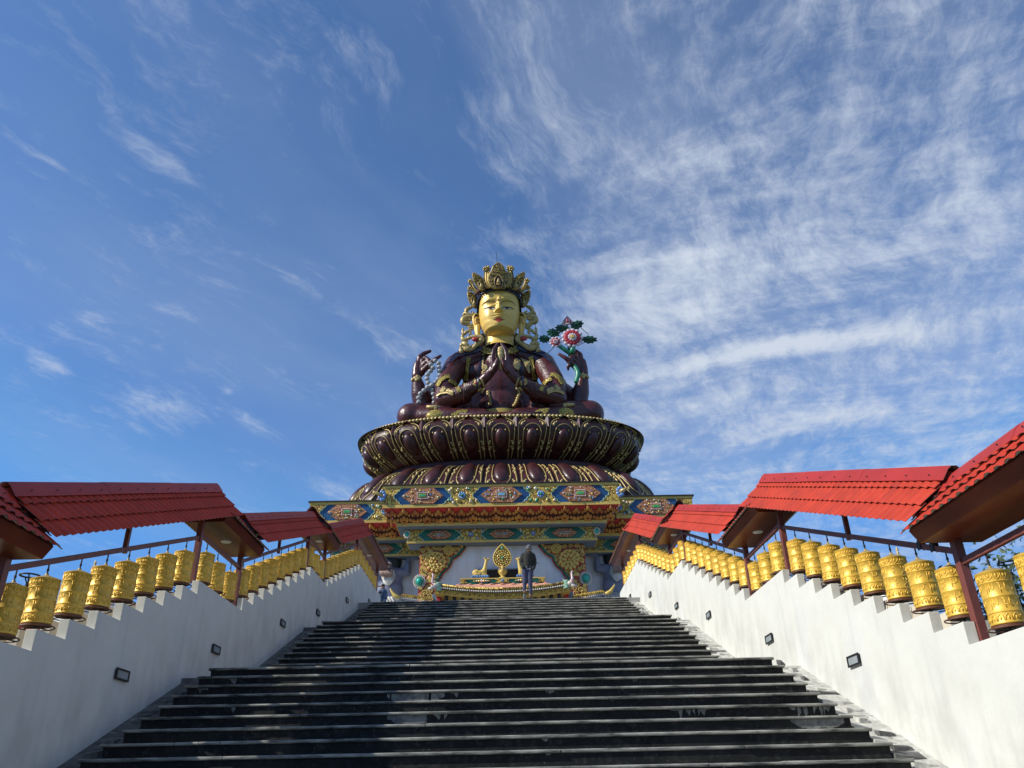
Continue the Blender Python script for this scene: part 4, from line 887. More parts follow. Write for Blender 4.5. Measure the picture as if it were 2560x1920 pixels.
# ------------------------------------------------------------------ guardian giants holding up the cornice
MT['skin'] = M('slate_blue_giant_skin', (.17, .18, .24), .45, vs=1.5, var=.15); MT['scarf'] = M('white_scarf', (.52, .51, .45), .6)
for s in (-1, 1):
    G = Vector((s*8.85, 62.7, 12.0))
    GI = empty('giant_statue', G, ('left' if s < 0 else 'right')+' blue-grey bearded giant lifting the cornice with one raised arm', 'giant statue')
    def q(px, py, y=62.6):
        v = at(px, py, y); return (-s*v.x, v.y, v.z)
    gm, gb = blob('body', [('b', q(975, 1448), (1.0, .55, 1.05)), ('b', q(976, 1475), (1.02, .62, 1.0)), ('b', q(968, 1500), (.95, .6, 1.0)), ('c', [q(986, 1433), q(1003, 1431), q(1017, 1432)], [.46, .36, .30]),
        ('c', [q(1018, 1432), q(1020, 1415), q(1020, 1399)], [.31, .27, .17]), ('c', [q(1019, 1396), q(1030, 1395), q(1042, 1396)], [.15, .17, .10]), ('b', q(966, 1417, 62.2), (.50, .5, .62)),
        ('c', [q(962, 1433), q(944, 1432), q(932, 1432)], [.46, .36, .30]), ('c', [q(932, 1432), q(929, 1412), q(929, 1397)], [.31, .27, .17]), ('c', [q(928, 1395), q(918, 1394), q(908, 1396)], [.15, .17, .10])], .09, MT['skin'], GI, G)
    m = MB(); m.mat(0)
    hd = Vector(q(966, 1419, 61.7))
    for k in range(9): m.tube([hd+Vector((-.4+.1*k, .1, -.15)), hd+Vector((-.42+.105*k, -.05, -.45)), hd+Vector((-.36+.09*k, .05, -.75))], [.09, .08, .02], 6)
    tb(m, 'beard', M('rust_grey_beard', (.33, .22, .17), .6), GI, G, smooth=True)
    m = MB(); 
    for sg in (-1, 1):
        m.mat(0); m.ball(hd+Vector((sg*.19, -.06, .12)), .12, 10, 8); m.mat(1); m.ball(hd+Vector((sg*.19, -.17, .12)), .05, 8, 6); m.mat(2); m.tube([hd+Vector((sg*.05, -.1, .25)), hd+Vector((sg*.2, -.16, .34)), hd+Vector((sg*.38, -.05, .28))], .05, 5)
    m.mat(3); m.ball(hd+Vector((0, -.16, -.04)), (.11, .13, .12), 8, 6)
    tb(m, 'face_detail', [MT['gem_w'], MT['iron'], MT['scarf'], MT['skin']], GI, G, smooth=True)
    m = MB(); hc = Vector(q(978, 1405, 62.9)); m.ball(hc, (.85, .45, .95), 16, 10); m.ball(hc+Vector((-s*-.35, .1, -.7)), (.5, .35, .8), 12, 8); tb(m, 'dark_hair', M('greenish_black_hair', (.018, .022, .018), .5), GI, G, smooth=True)
    m = MB()
    for k in range(7): a = Vector(q(950+1.5*k, 1428+4.2*k, 61.95)); b = Vector(q(985+.5*k, 1426+2.6*k, 61.95)); mdp = (a+b)/2+Vector((0, -.1, -.5)); m.tube([a, a.lerp(mdp, .6)+Vector((0, 0, -.05)), mdp, b.lerp(mdp, .6)+Vector((0, 0, -.05)), b], .085, 6)
    tb(m, 'scarf', MT['scarf'], GI, G, smooth=True)
    m = MB(); c = Vector(q(970, 1500, 62.6)); m.ball(c+Vector((0, 0, -.5)), (1.35, .75, 1.0), 20, 12)
    for k in range(8): m.tube([c+Vector((-1.1+.2*k, -.6, .1)), c+Vector((-1.0+.25*k, -.78, -.6))], .09, 6)
    tb(m, 'skirt', MT['scarf'], GI, G, smooth=True)
# ------------------------------------------------------------------ lotus throne
LC = Vector((0, 69.2, 21.18))
LT = empty('lotus_throne', LC, 'huge glossy maroon double lotus throne with gold-outlined petals and a gold bead rim', 'lotus throne')
NEX = 2.6
def sup(t, a, b):   # superellipse point, t=0 faces the stairs
    c, s = math.cos(t), math.sin(t); f = (abs(c)**NEX+abs(s)**NEX)**(-1/NEX)
    return a*s*f, -b*c*f
# arclength table on the mid curve
TB = []; L_ = 0; pv = None
for i in range(1441):
    t = -PI+2*PI*i/1440; p = Vector(sup(t, 12.8, 7.0))
    if pv is not None: L_ += (p-pv).length
    TB.append((L_, t)); pv = p
TOT = L_
import bisect
LS = [x[0] for x in TB]
def t_at(u):     # u in [-.5,.5] of the perimeter, 0 = front
    l = (u+.5)*TOT; i = min(max(bisect.bisect(LS, l), 1), 1440); a, b = TB[i-1], TB[i]; return a[1]+(b[1]-a[1])*(l-a[0])/max(1e-9, b[0]-a[0])
def prof_pt(prof, u, v):   # prof list of (a,b,z); v in 0..1
    t = t_at((u+.5) % 1-.5); k = v*(len(prof)-1); i = min(int(k), len(prof)-2); f = k-i
    p0, p1, p2, p3 = prof[max(i-1, 0)], prof[i], prof[i+1], prof[min(i+2, len(prof)-1)]
    q = [.5*((2*p1[j])+(p2[j]-p0[j])*f+(2*p0[j]-5*p1[j]+4*p2[j]-p3[j])*f*f+(3*p1[j]-p0[j]-3*p2[j]+p3[j])*f*f*f) for j in range(3)]
    x, y = sup(t, q[0], q[1]); return Vector((x, y+LC.y, q[2]))
def surf(prof, u, v, off=0.0):
    p = prof_pt(prof, u, v); e = .0015
    du = prof_pt(prof, u+e, v)-prof_pt(prof, u-e, v); dv = prof_pt(prof, u, min(1, v+.01))-prof_pt(prof, u, max(0, v-.01))
    n = du.cross(dv); n = n.normalized() if n.length > 1e-9 else Vector((0, -1, 0))
    return p+n*off, n
UPP = [(10.4, 4.9, 26.15), (11.2, 5.7, 26.6), (12.15, 6.7, 27.4), (12.58, 7.1, 28.3), (12.45, 6.85, 28.95)]     # bottom to top
NECK = [(10.6, 5.2, 24.9), (10.25, 4.85, 25.5), (10.3, 4.85, 26.3)]
LOW = [(13.75, 9.0, 21.2), (13.6, 8.8, 22.2), (13.0, 8.0, 23.4), (11.9, 6.7, 24.6), (10.5, 5.15, 25.3)]
def shell(prof, nu, nv, name, mat):
    m = MB(); m.grid(lambda i, j: prof_pt(prof, i-.5, j), nu, nv); return tb(m, name, mat, LT, LC, smooth=True)
shell(UPP, 180, 14, 'upper_cup', MT['niche']); shell(NECK, 120, 6, 'neck_band', MT['maroon2']); shell(LOW, 180, 12, 'lower_cup', MT['niche'])
m = MB(); m.grid(lambda i, j: prof_pt([(12.6, 6.85, 28.95), (12.65, 6.9, 29.12), (12.3, 6.55, 29.16), (0.01, .01, 29.17)], i-.5, j), 120, 6); tb(m, 'seat_top', MT['maroon'], LT, LC)
NP = 24
def arch(w, v0, v1, n=22, shoulder=.55):
    """half-width w(in u units), from v0 straight up to a round head at v1"""
    pts = []
    for i in range(n+1):
        a = PI*i/n; pts.append((-math.cos(a)*w, v0+(v1-v0)*(shoulder+(1-shoulder)*math.sin(a)) if True else 0))
    return [(-w*.86, v0)]+[(x, v) for x, v in pts]+[(w*.86, v0)]
PU = 1/NP
def petal(k, prof, up):
    u0 = k*PU; pt = lambda du, v, off: surf(prof, u0+du*PU, v, off)[0]
    sgn = 1
    lo, hi = (.03, .97)
    m = MB()
    def W(v):
        if up: return .475*(1-max(0, (v-.62)/.37)**2.6)**.5 if v < .989 else .02
        vv = 1-v; return .48*(1-max(0, (vv-.66)/.33)**2.6)**.5 if vv < .989 else .02
    def blg(du, v):
        w = max(.05, W(v)); x = min(1, abs(du)/w); vv = v if up else 1-v
        return (.04+(.15 if up else .19)*(1-x**8)*(.45+.55*vv))
    def f(i, j):
        v = lo+(hi-lo)*j; du = (i*2-1)*W(v)*.985; return pt(du, v, blg(du, v))
    m.grid(f, 12, 16)
    if up:
        a = [pt(-.20, .88, .22), pt(0, .90, .34), pt(.20, .88, .22), pt(0, .985, .62)]; m.add(a, [(0, 1, 3), (1, 2, 3), (0, 3, 2, 1)])
    pe = tb(m, 'petal', MT['lotusp'], LT, LC, smooth=True)
    o = MB()
    def horse(w, vs_, ve, r, ex):
        P = []; v0 = lo if up else hi
        for q in range(7): P.append((-w*(.80+.20*(q/6)**.6), v0+(vs_-v0)*q/6))
        for q in range(1, 24):
            a_ = PI*q/24; P.append((-math.cos(a_)*w, vs_+(ve-vs_)*math.sin(a_)**.8))
        for q in range(6, -1, -1): P.append((w*(.80+.20*(q/6)**.6), v0+(vs_-v0)*q/6))
        if not up: P = [(x, v-(.035 if abs(x) < .06 else 0)) for x, v in P]
        o.tube([pt(x, v, blg(x, v)+ex) for x, v in P], r, 6)
    if up: horse(.445, .66, .955, .045, .03); horse(.285, .54, .77, .036, .04)
    else: horse(.43, .36, .08, .052, .03); horse(.27, .50, .24, .044, .04)
    # leaf curls along the outline
    cl = [(.33, .76), (-.33, .76), (.40, .40), (-.40, .40), (.40, .30), (-.40, .30), (.23, .26), (-.23, .26), (.24, .82), (-.24, .82), (.15, .64), (-.15, .64)] if up else [(.36, .30), (-.36, .30), (.41, .62), (-.41, .62), (.41, .52), (-.41, .52), (.30, .16), (-.30, .16), (.24, .42), (-.24, .42), (.12, .10), (-.12, .10)]
    for du, v in cl:
        big = abs(du) > .3; c = pt(du, v, blg(du, v)+.03); r = .12 if big else .07
        o.ball(c, (r, r, r*1.25), 7, 5)
        if big: o.ball(pt(du*.90, v+.035, blg(du*.9, v)+.03), r*.8, 6, 4)
    tb(o, 'gold_outline', MT['paleg'], pe, LC, smooth=True)
    b = MB()
    def g(i, j):
        a = 2*PI*i; r = math.sin(PI*j); 
        if up: vc, hv, hw_ = .47, .21, .20
        else: vc, hv, hw_ = .58, .26, .22
        dv = -math.cos(PI*j)*hv; du = math.cos(a)*r*hw_; o_ = .14+.40*r*max(0, math.sin(a))
        if not up and j < .5: du *= 1.1
        return pt(du, vc+dv, o_)
    b.grid(g, 14, 10); tb(b, 'boss', MT['lotusp'], pe, LC, smooth=True)
    # dark spike leaf between two petals
    if up:
        s_ = MB(); a = [pt(.5-.10, .70, .05), pt(.5, .70, .30), pt(.5+.10, .70, .05), pt(.5, 1.0, .42), pt(.5-.16, .97, .0), pt(.5+.16, .97, .0)]
        s_.add(a, [(0, 1, 3, 4), (1, 2, 5, 3), (4, 3, 5)]); tb(s_, 'spike_leaf', MT['maroon2'], pe, LC)
for k in range(-9, 10): petal(k, UPP, True); petal(k, LOW, False)
nb = 196
BR = [(12.72, 6.97, 29.12)]*2
for i in range(nb):
    u = (i+.5)/nb-.5
    if abs(u) > .25: continue
    t = t_at(u); x, y = sup(t, 12.72, 6.97); m = MB(); m.ball(Vector((x, y+LC.y, 29.22))-LC, .185, 12, 8); m.build('bead', MT['paleg'], LT, smooth=True)
m = MB()
for i in range(nb):
    u = (i+.5)/nb-.5
    if abs(u) <= .25: continue
    t = t_at(u); x, y = sup(t, 12.72, 6.97); m.ball(Vector((x, y+LC.y, 29.22))-LC, .185, 8, 6)
tag(m.build('rear_beads', MT['paleg'], LT, smooth=True), kind='stuff')

# ------------------------------------------------------------------ the seated statue
ST = Vector((0, 67, 29.17))
BU = empty('buddha_statue', ST, 'colossal seated four-armed deity statue, gold face, maroon body, praying hands and tall crown', 'statue')
def A(x, y, Y): return at(950+x/3.687, 620+y/3.687, Y)          # photo detail 1 -> world
def B(x, y, Y): return at(1010+x/9.217, 860+y/9.217, Y)
def mir(v, s): v = Vector(v); return Vector((-s*v.x, v.y, v.z))  # traced on the left (s=-1)
caps = [('b', (0, 67.3, 34.6), (2.9, 1.8, 2.5)), ('b', (0, 67.2, 36.0), (3.9, 1.7, 1.5)), ('b', (0, 67.0, 32.2), (2.15, 1.6, 2.2)), ('b', (0, 67.3, 30.3), (3.2, 2.0, 1.6)),
        ('c', [(0, 67.2, 36.6), (0, 67.0, 38.7)], [1.9, 1.35])]
for s in (-1, 1): caps += [('b', (s*2.5, 67.6, 33.2), (1.5, 1.4, 3.0)), ('b', (s*3.3, 66.9, 31.0), (1.7, 1.4, 1.6)), ('c', [mir(A(700, 1400, 64.6), s), mir(A(740, 1460, 64.8), s), mir(A(760, 1520, 64.8), s)], [.5, .6, .8]), ('c', [mir(A(800, 1350, 64.1), s), mir(A(795, 1430, 64.4), s), mir(A(790, 1510, 64.6), s)], [.45, .5, .6])]
for s in (-1, 1):
    sh = mir(A(700, 1085, 66.7), s); el = mir(A(590, 1402, 64.4), s); wr = mir(A(925, 1245, 62.9), s)
    caps += [('c', [mir(A(900, 985, 67.2), s), mir(A(740, 1060, 66.9), s), sh], [1.15, 1.12, 1.08]), ('c', [sh, mir(A(620, 1240, 65.4), s), el], [1.10, 1.05, .95]), ('c', [el, mir(A(745, 1352, 63.6), s), wr], [.95, .82, .52])]
    # raised arm
    e2 = mir(A(395, 1450, 66.6), s); w2 = mir(A(340, 1215, 66.0), s)
    caps += [('c', [mir(A(690, 1120, 68.2), s), mir(A(560, 1330, 68.0), s), e2], [1.0, .95, .92]), ('c', [e2, mir(A(365, 1340, 66.3), s), w2], [.92, .80, .50])]
    # legs
    kn = mir(A(285, 1560, 65.4), s)
    caps += [('c', [(s*3.2, 67.3, 30.6), mir(A(600, 1545, 66.0), s), kn], [1.35, 1.15, 1.30]), ('c', [kn, mir(A(620, 1560, 64.1), s), (s*1.5, 63.4, 29.85)], [1.0, .85, .62]),
             ('c', [(s*2.2, 63.6, 29.75), (-s*.3, 63.3, 29.7)], [.55, .40])]
body, BV = blob('body', caps, .11, MT['maroon'], BU, ST, 5)
# hands: palm and five fingers fused with voxels fine enough to stay apart
def hand(name, caps, s): 
    return blob(name, caps, .05, MT['maroon'], BU, ST, 3)
HV = []
for s in (-1, 1):
    g = lambda x, y, Y: mir(A(x, y, Y), s)
    c = [('c', [g(925, 1245, 62.9), g(985, 1185, 62.5)], [.46, .44]), ('c', [g(985, 1190, 62.5), g(1040, 1120, 62.3), g(1055, 1050, 62.25)], [.42, .40, .36])]
    # four fingers side by side in depth, tips meeting at the centre line
    for k, (dy, ln) in enumerate(((-.50, .0), (-.20, .10), (.10, .05), (.38, -.12))):
        Y = 62.25+dy
        c.append(('c', [g(1048, 1090, Y+.1), g(1036, 1010, Y), g(1050, 940, Y+.05), g(1083, 888-ln*90, Y+.12)], [.25, .20, .18, .12]))
    c.append(('c', [g(1040, 1130, 61.9), g(1068, 1075, 61.65), g(1084, 1020, 61.6)], [.24, .19, .13]))      # thumb
    ho, hv = hand('praying_hand', c, s); HV.append(hv)
    # raised hand: palm, extended index, curled middle and ring, little finger, thumb
    h = lambda x, y, Y=66.0: mir(B(x, y, Y), s)
    c = [('c', [h(300, 740), h(300, 620), h(320, 480)], [.50, .46, .42]), ('c', [h(380, 660), h(430, 560), h(440, 430)], [.42, .46, .40]), ('c', [h(330, 520), h(370, 380)], [.42, .34]),
         ('c', [h(350, 420), h(360, 310), h(460, 220), h(600, 165)], [.32, .28, .22, .16]),
         ('c', [h(440, 400, 65.8), h(490, 320, 65.5), h(575, 370, 65.3), h(585, 460, 65.3)], [.27, .24, .20, .14]), ('c', [h(470, 470, 65.7), h(545, 400, 65.4), h(620, 450, 65.2), h(600, 540, 65.2)], [.26, .23, .19, .13]),
         ('c', [h(470, 560, 65.8), h(560, 530, 65.5), h(640, 560, 65.3), h(640, 640, 65.4)], [.23, .20, .16, .11]),
         ('c', [h(420, 640, 65.9), h(560, 500, 65.3), h(690, 370, 65.1), h(840, 275, 65.2)], [.30, .26, .21, .14])]
    hand('raised_hand', c, s)
def hit(px, py, bvs=None, off=.05):
    d = ray(px, py).normalized()
    best = None
    for bv in (bvs or [BV]):
        p, n, i, dist = bv.ray_cast(CAM, d)
        if p is not None and (best is None or dist < best[2]): best = (p, n, dist)
    if best is None: return None
    n = best[1]
    if n.dot(d) > 0: n = -n
    return best[0]+n*off, n
def ribbon(name, pts, w, mat, off=.10, zoomf=None, bvs=None, n=3, step=2.0, mirror=True, parent=None):
    """flat strap following the body: pts centre line in photo pixels, w width in pixels"""
    zf = zoomf or (lambda x, y: (950+x/3.687, 620+y/3.687)); P = [Vector(zf(*p)) for p in pts]; Ws = w if isinstance(w, list) else [w]*len(P)
    C = []; R_ = []
    for i in range(len(P)-1):
        k = max(2, int((P[i+1]-P[i]).length/step))
        for j in range(k+(i == len(P)-2)): C.append(P[i].lerp(P[i+1], j/k)); R_.append(Ws[i]+(Ws[i+1]-Ws[i])*j/k)
    rows = []
    for i, c in enumerate(C):
        d = (C[min(i+1, len(C)-1)]-C[max(i-1, 0)]).normalized(); nn = Vector((-d.y, d.x)); row = []
        for q in range(n+1):
            f = q/n-.5; h = hit(*(c+nn*(R_[i]*f)), bvs, off)
            row.append(h[0] if h else None)
        if all(r is not None for r in row): rows.append(row)
        elif rows and rows[-1] is not None: rows.append(None)
    objs = []
    for s in ((-1, 1) if mirror else (-1,)):
        m = MB(); seg = []
        def flush():
            if len(seg) > 1:
                vs = [mir(p, s) for r in seg for p in r]; k = n+1
                fs = [(i*k+j, i*k+j+1, (i+1)*k+j+1, (i+1)*k+j) for i in range(len(seg)-1) for j in range(n)]; m.add(vs, fs)
                for col in (0, n): m.tube([mir(r[col], s) for r in seg], .045, 5)
        for r in rows:
            if r is None: flush(); seg.clear()
            elif seg and max((r[j]-seg[-1][j]).length for j in range(n+1)) > .9: flush(); seg.clear(); seg.append(r)
            else: seg.append(r)
        flush()
        if m.v: objs.append(tb(m, name, mat, parent or BU, ST, smooth=False))
    return objs
def studs(name, pts, r, mat, zoomf=None, bvs=None, off=.05, mirror=True, flat=.5, parent=None):
    zf = zoomf or (lambda x, y: (950+x/3.687, 620+y/3.687)); out = []
    H = [(hit(*zf(x, y), bvs, off), (r if not isinstance(r, list) else r[i])) for i, (x, y) in enumerate(pts)]
    for s in ((-1, 1) if mirror else (-1,)):
        m = MB()
        for h, rr in H:
            if h is None: continue
            q = h[1].to_track_quat('Z', 'Y').to_matrix(); c = h[0]
            if s == 1:
                nn = Vector((-h[1].x, h[1].y, h[1].z)); q = nn.to_track_quat('Z', 'Y').to_matrix(); c = mir(c, 1)
            m.ball(c, (rr, rr, rr*flat), 8, 6, q)
        if m.v: out.append(tb(m, name, mat, parent or BU, ST, smooth=True))
    return out
MT['gband'] = swirl('gold_scroll_band', (.56, .42, .08), (.07, .05, .01), .4, .2, 5.5, .25, .5)
# straps over the chest, armbands, armlets, bracelets
ribbon('chest_strap', [(815, 1010), (802, 1120), (796, 1210), (796, 1285)], [8.5, 9, 10, 8], MT['gband'])
ribbon('arm_band', [(532, 1275), (560, 1225), (600, 1195), (640, 1185)], 8.5, MT['gband']); ribbon('arm_band', [(632, 1225), (672, 1242), (710, 1280), (738, 1330)], 8, MT['gband'])
ribbon('armlet', [(528, 1365), (560, 1345), (620, 1335), (678, 1352)], 4, MT['paleg'])
fl = []
for cx_, cy_ in ((590, 1300), (575, 1318), (632, 1318), (660, 1330)):
    fl += [(cx_+math.cos(t)*13, cy_+math.sin(t)*13) for t in [k*PI/3 for k in range(6)]]+[(cx_, cy_)]
studs('armlet_flower', fl, .12, MT['paleg'])
ribbon('bracelet', [(938, 1205), (950, 1250), (962, 1310)], 2.2, MT['paleg'], bvs=[BV]+HV)
ribbon('bracelet_plate', [(905, 1222), (880, 1262)], [16, 15], MT['gband'])
fl = [(888+math.cos(t)*24, 1245+math.sin(t)*22) for t in [k*PI/5 for k in range(10)]]+[(888+math.cos(t)*12, 1245+math.sin(t)*11) for t in [k*PI/3 for k in range(6)]]
studs('bracelet_flower', fl, .11, MT['paleg']); studs('bracelet_gem', [(888, 1245)], .16, MT['tred']); studs('bracelet_curl', [(910, 1308), (922, 1296), (936, 1300), (948, 1316), (942, 1330)], .15, MT['paleg'])
ribbon('wrist_band', [(286, 1195), (320, 1180), (352, 1178), (388, 1190)], 5, MT['paleg']); studs('wrist_plate', [(325, 1200), (340, 1215), (355, 1205), (300, 1215), (292, 1235), (345, 1190), (365, 1196)], .19, MT['paleg'])
# maroon sleeve folds over the forearms
for k in range(4): ribbon('sleeve_fold', [(795+17*k, 1262), (778+17*k, 1340), (768+17*k, 1425), (760+22*k, 1462)], 3.2, MT['maroon'], off=.16)
# necklace, pendants, collar, navy shoulder scarves
ribbon('necklace', [(935, 930), (975, 960), (1035, 962)], [12, 13, 11], MT['gband'], off=.14)
studs('necklace_bead', [(945, 925), (960, 935), (975, 930), (990, 940), (1003, 932), (1018, 945), (955, 955), (975, 970), (1000, 975), (1020, 965)], .11, MT['paleg'], off=.15)
studs('pendant_chain', [(950, 985+12*k) for k in range(9)], .12, MT['paleg'], mirror=False)
for cy_ in (1105, 1152): studs('pendant_flower', [(968+math.cos(t)*19, cy_+math.sin(t)*19) for t in [k*PI/4.5 for k in range(9)]]+[(968, cy_)], .12, MT['paleg'], mirror=False, off=.1)
ribbon('robe_edge', [(945, 990), (925, 1080), (905, 1180), (893, 1290)], 3, MT['navy'], off=.10, mirror=True)
ribbon('shoulder_scarf', [(940, 925), (880, 950), (815, 965), (755, 985)], [7, 8, 8, 6], MT['navy'], off=.2); ribbon('shoulder_scarf', [(765, 992), (735, 995), (700, 1005), (670, 1040), (645, 1075)], [5, 7, 8, 6, 2], MT['navy'], off=.22)
# gilt patches on the right breast
for poly in ([(1235, 1035), (1262, 1028), (1292, 1045), (1298, 1090), (1272, 1128), (1248, 1112), (1228, 1080)], [(1302, 1015), (1330, 1040), (1385, 1042), (1388, 1075), (1370, 1095), (1378, 1150), (1362, 1150), (1335, 1100)]):
    H = [hit(950+x/3.687, 620+y/3.687, None, .14) for x, y in poly]
    if all(H):
        m = MB(); P = [h[0] for h in H]; c = sum(P, Vector())/len(P)+Vector((0, -.15, 0)); m.add(P+[c]+[p+Vector((0, .2, 0)) for p in P], [(i, (i+1) % len(P), len(P)) for i in range(len(P))]+[(i, (i+1) % len(P), len(P)+1+(i+1) % len(P), len(P)+1+i) for i in range(len(P))]); tb(m, 'gilt_patch', MT['paleg'], BU, ST)
# waist: gold belt, rosary on the belly, skirt fold
m = MB(); m.grid(lambda i, j: Vector((math.sin((i-.5)*3.0)*2.45, 67.0-math.cos((i-.5)*3.0)*1.95, 30.75+j*.62)), 24, 2, flip=True); tb(m, 'belt', MT['yel'], BU, ST, smooth=True)
studs('belly_bead', [(1000, 1335), (1003, 1358), (1008, 1380), (1013, 1402), (1017, 1424), (1018, 1445), (1275, 1350), (1270, 1372), (1262, 1394), (1255, 1415), (1245, 1436), (1232, 1456)], .19, MT['paleg'], mirror=False, flat=.9, off=.12)
m = MB(); P = [A(885, 1440, 64.4), A(960, 1370, 65.0), A(1000, 1345, 65.2), A(1000, 1400, 65.0), A(930, 1425, 64.4), A(885, 1475, 64.0)]; m.add(P+[p+Vector((0, .25, -.1)) for p in P], [(0, 1, 2, 3, 4, 5)]+[(i, (i+1) % 6, 6+(i+1) % 6, 6+i) for i in range(6)]); tb(m, 'robe_fold', MT['maroon'], BU, ST)
# the jewel between the palms
m = MB(); top = A(1112, 915, 62.1); bot = A(1113, 1122, 62.0); ln = (top-bot).length; ax = (top-bot).normalized()
pr = [(0, 0), (.08, .02), (.22, .25*ln), (.36, .5*ln), (.42, .62*ln), (.42, .68*ln), (.37, .70*ln), (.43, .73*ln), (.44, .80*ln), (.38, .82*ln), (.42, .86*ln), (.36, .94*ln), (.2, .99*ln), (0, ln)]
Q = ax.to_track_quat('Z', 'Y').to_matrix(); m.lathe(pr, bot, 20, lambda v: Q @ v); tb(m, 'wish_jewel', MT['paleg'], BU, ST, smooth=True)
# ornaments lying on the legs
for s in (-1, 1):
    m = MB(); c = mir(A(515, 1545, 63.6), s); m.ball(c, (.85, .35, .55), 14, 8); lg = tb(m, 'knee_plate', MT['gband'], BU, ST, smooth=True)
    m = MB(); c2 = mir(A(480, 1470, 63.9), s); m.tube([c2+Vector((s*.5, 0, .1)), c2, c2+Vector((-s*.35, 0, .05)), c2+Vector((-s*.3, 0, -.45))], [.12, .22, .25, .2], 8); tb(m, 'knee_knot', MT['paleg'], BU, ST, smooth=True)
    m = MB(); c3 = mir(A(735, 1520, 63.0), s); m.add([c3+Vector((-.8, 0, -.1)), c3+Vector((-.1, 0, .3)), c3+Vector((.75, 0, .35)), c3+Vector((.45, 0, -.15)), c3+Vector((-.3, 0, -.35))]+[c3+Vector((-.8, .3, -.1)), c3+Vector((-.1, .3, .3)), c3+Vector((.75, .3, .35)), c3+Vector((.45, .3, -.15)), c3+Vector((-.3, .3, -.35))], [(0, 4, 3, 2, 1)]+[(i, (i+1) % 5, 5+(i+1) % 5, 5+i) for i in range(5)]); tb(m, 'leg_ornament', MT['gband'], BU, ST)
    m = MB(); m.tube([(s*3.6, 62.9, 29.75), (s*2.3, 62.75, 29.6), (s*1.2, 62.75, 29.7), (0, 62.8, 29.5)], [.16, .2, .22, .12], 8); tb(m, 'skirt_hem', MT['maroon2'], BU, ST, smooth=True)

# ------------------------------------------------------------------ head
HC = Vector((0, 66.2, 41.5))
def lin(x, tab):
    for (x0, y0), (x1, y1) in zip(tab, tab[1:]):
        if x <= x1:
            f = max(0, (x-x0)/(x1-x0)); f = f*f*(3-2*f)*.5+f*.5; return y0+(y1-y0)*f
    return tab[-1][1]
WT = [(39.25, .55), (39.45, 1.10), (39.75, 1.45), (40.3, 1.72), (41.0, 1.88), (42.0, 2.00), (43.0, 2.02), (44.0, 1.92), (45.0, 1.5)]
FT = [(39.25, .95), (39.4, 1.45), (39.7, 1.78), (40.3, 1.88), (41.2, 1.90), (42.2, 1.95), (43.2, 2.0), (44.0, 1.9), (45.0, 1.3)]
def G2(x, z, cx, cz, sx, sz): return math.exp(-((x-cx)/sx)**2-((z-cz)/sz)**2)
ZB, ZE, ZN, ZM = 42.62, 41.95, 41.18, 40.72     # brow, eye, nose tip, mouth
def feat(x, z):
    f = 0; ax = abs(x)
    if ZN-.25 < z < ZB+.2:
        t = min(1, max(0, (ZB+.1-z)/(ZB+.1-ZN))); w = .13+.15*t*t; h = .10+.50*t**1.2
        fall = 1 if z > ZN else max(0, 1-(ZN-z)/.14); f += h*math.exp(-(x/w)**2*1.1)*fall
    f += .16*G2(ax, z, .27, ZN+.04, .16, .15)
    f -= .20*G2(ax, z, .62, ZE+.22, .42, .22)      # eye hollow under the brow
    f += .13*G2(ax, z, .66, ZE-.02, .40, .19)      # lids
    bz = ZB-.30*(abs(ax-.72)/.75)**2; f += .07*math.exp(-((z-bz-.06)/.13)**2)*(1 if ax < 1.6 else 0)
    f += .16*G2(x, z, 0, ZM+.10, .42, .10)+.17*G2(x, z, 0, ZM-.12, .34, .10)-.10*G2(x, z, 0, ZM, .5, .035)
    f -= .07*G2(x, z, 0, ZM-.36, .45, .12); f += .12*G2(x, z, 0, 39.95, .55, .28); f += .10*G2(ax, z, 1.05, 40.95, .5, .5)
    return f
def face_pt(i, j):
    z = 39.25+(45.0-39.25)*j; t = (i-.5)*2*PI; w = lin(z, WT); f = lin(z, FT); n = 2.35
    c, s_ = math.cos(t), math.sin(t); k = (abs(c)**n+abs(s_)**n)**(-1/n); x = w*s_*k; y = -f*c*k
    if c > 0: y -= feat(x, z)*min(1, c*2.0)
    if z < 39.5: y += (39.5-z)*.6
    return Vector((x, 66.2+y, z))
m = MB(); m.grid(face_pt, 220, 190, flip=False)
# close the jaw underside
n0 = 221; ring = [face_pt(i/220, 0) for i in range(220)]; m.add(ring+[Vector((0, 66.6, 39.55))], [((i+1) % 220, i, 220) for i in range(220)])
hv = [Vector(v) for v in m.v]; HB = BVHTree.FromPolygons(hv, m.f)
tb(m, 'head', MT['gold'], BU, ST, smooth=True)
m = MB(); m.lathe([(1.62, 38.35), (1.50, 38.6), (1.42, 38.75), (1.46, 38.95), (1.40, 39.1), (1.42, 39.5), (1.45, 40.2)], (0, 66.9, 0), 40); tb(m, 'neck', MT['gold'], BU, ST, smooth=True)
def fz(x, y): return (1140+x/9.217, 640+y/9.217)
def fhit(x, y, off=.02):
    p, n, i, d = HB.ray_cast(CAM, ray(*fz(x, y)).normalized())
    if p is None: return None
    d = ray(*fz(x, y)).normalized(); n = -n if n.dot(d) > 0 else n; return p+n*off
def fline(name, pts, r, mat, off=.01, taper=True):
    P = [Vector((x, y, 0)) for x, y in pts]; P = lerp_curve(P, 28); Q_ = [fhit(p.x, p.y, off) for p in P]; Q_ = [q for q in Q_ if q]
    m = MB(); k = len(Q_); m.tube(Q_, [r*(math.sin(PI*min(1, max(.06, (i+.5)/k)))**.5 if taper else 1) for i in range(k)], 6); return tb(m, name, mat, BU, ST, smooth=True)
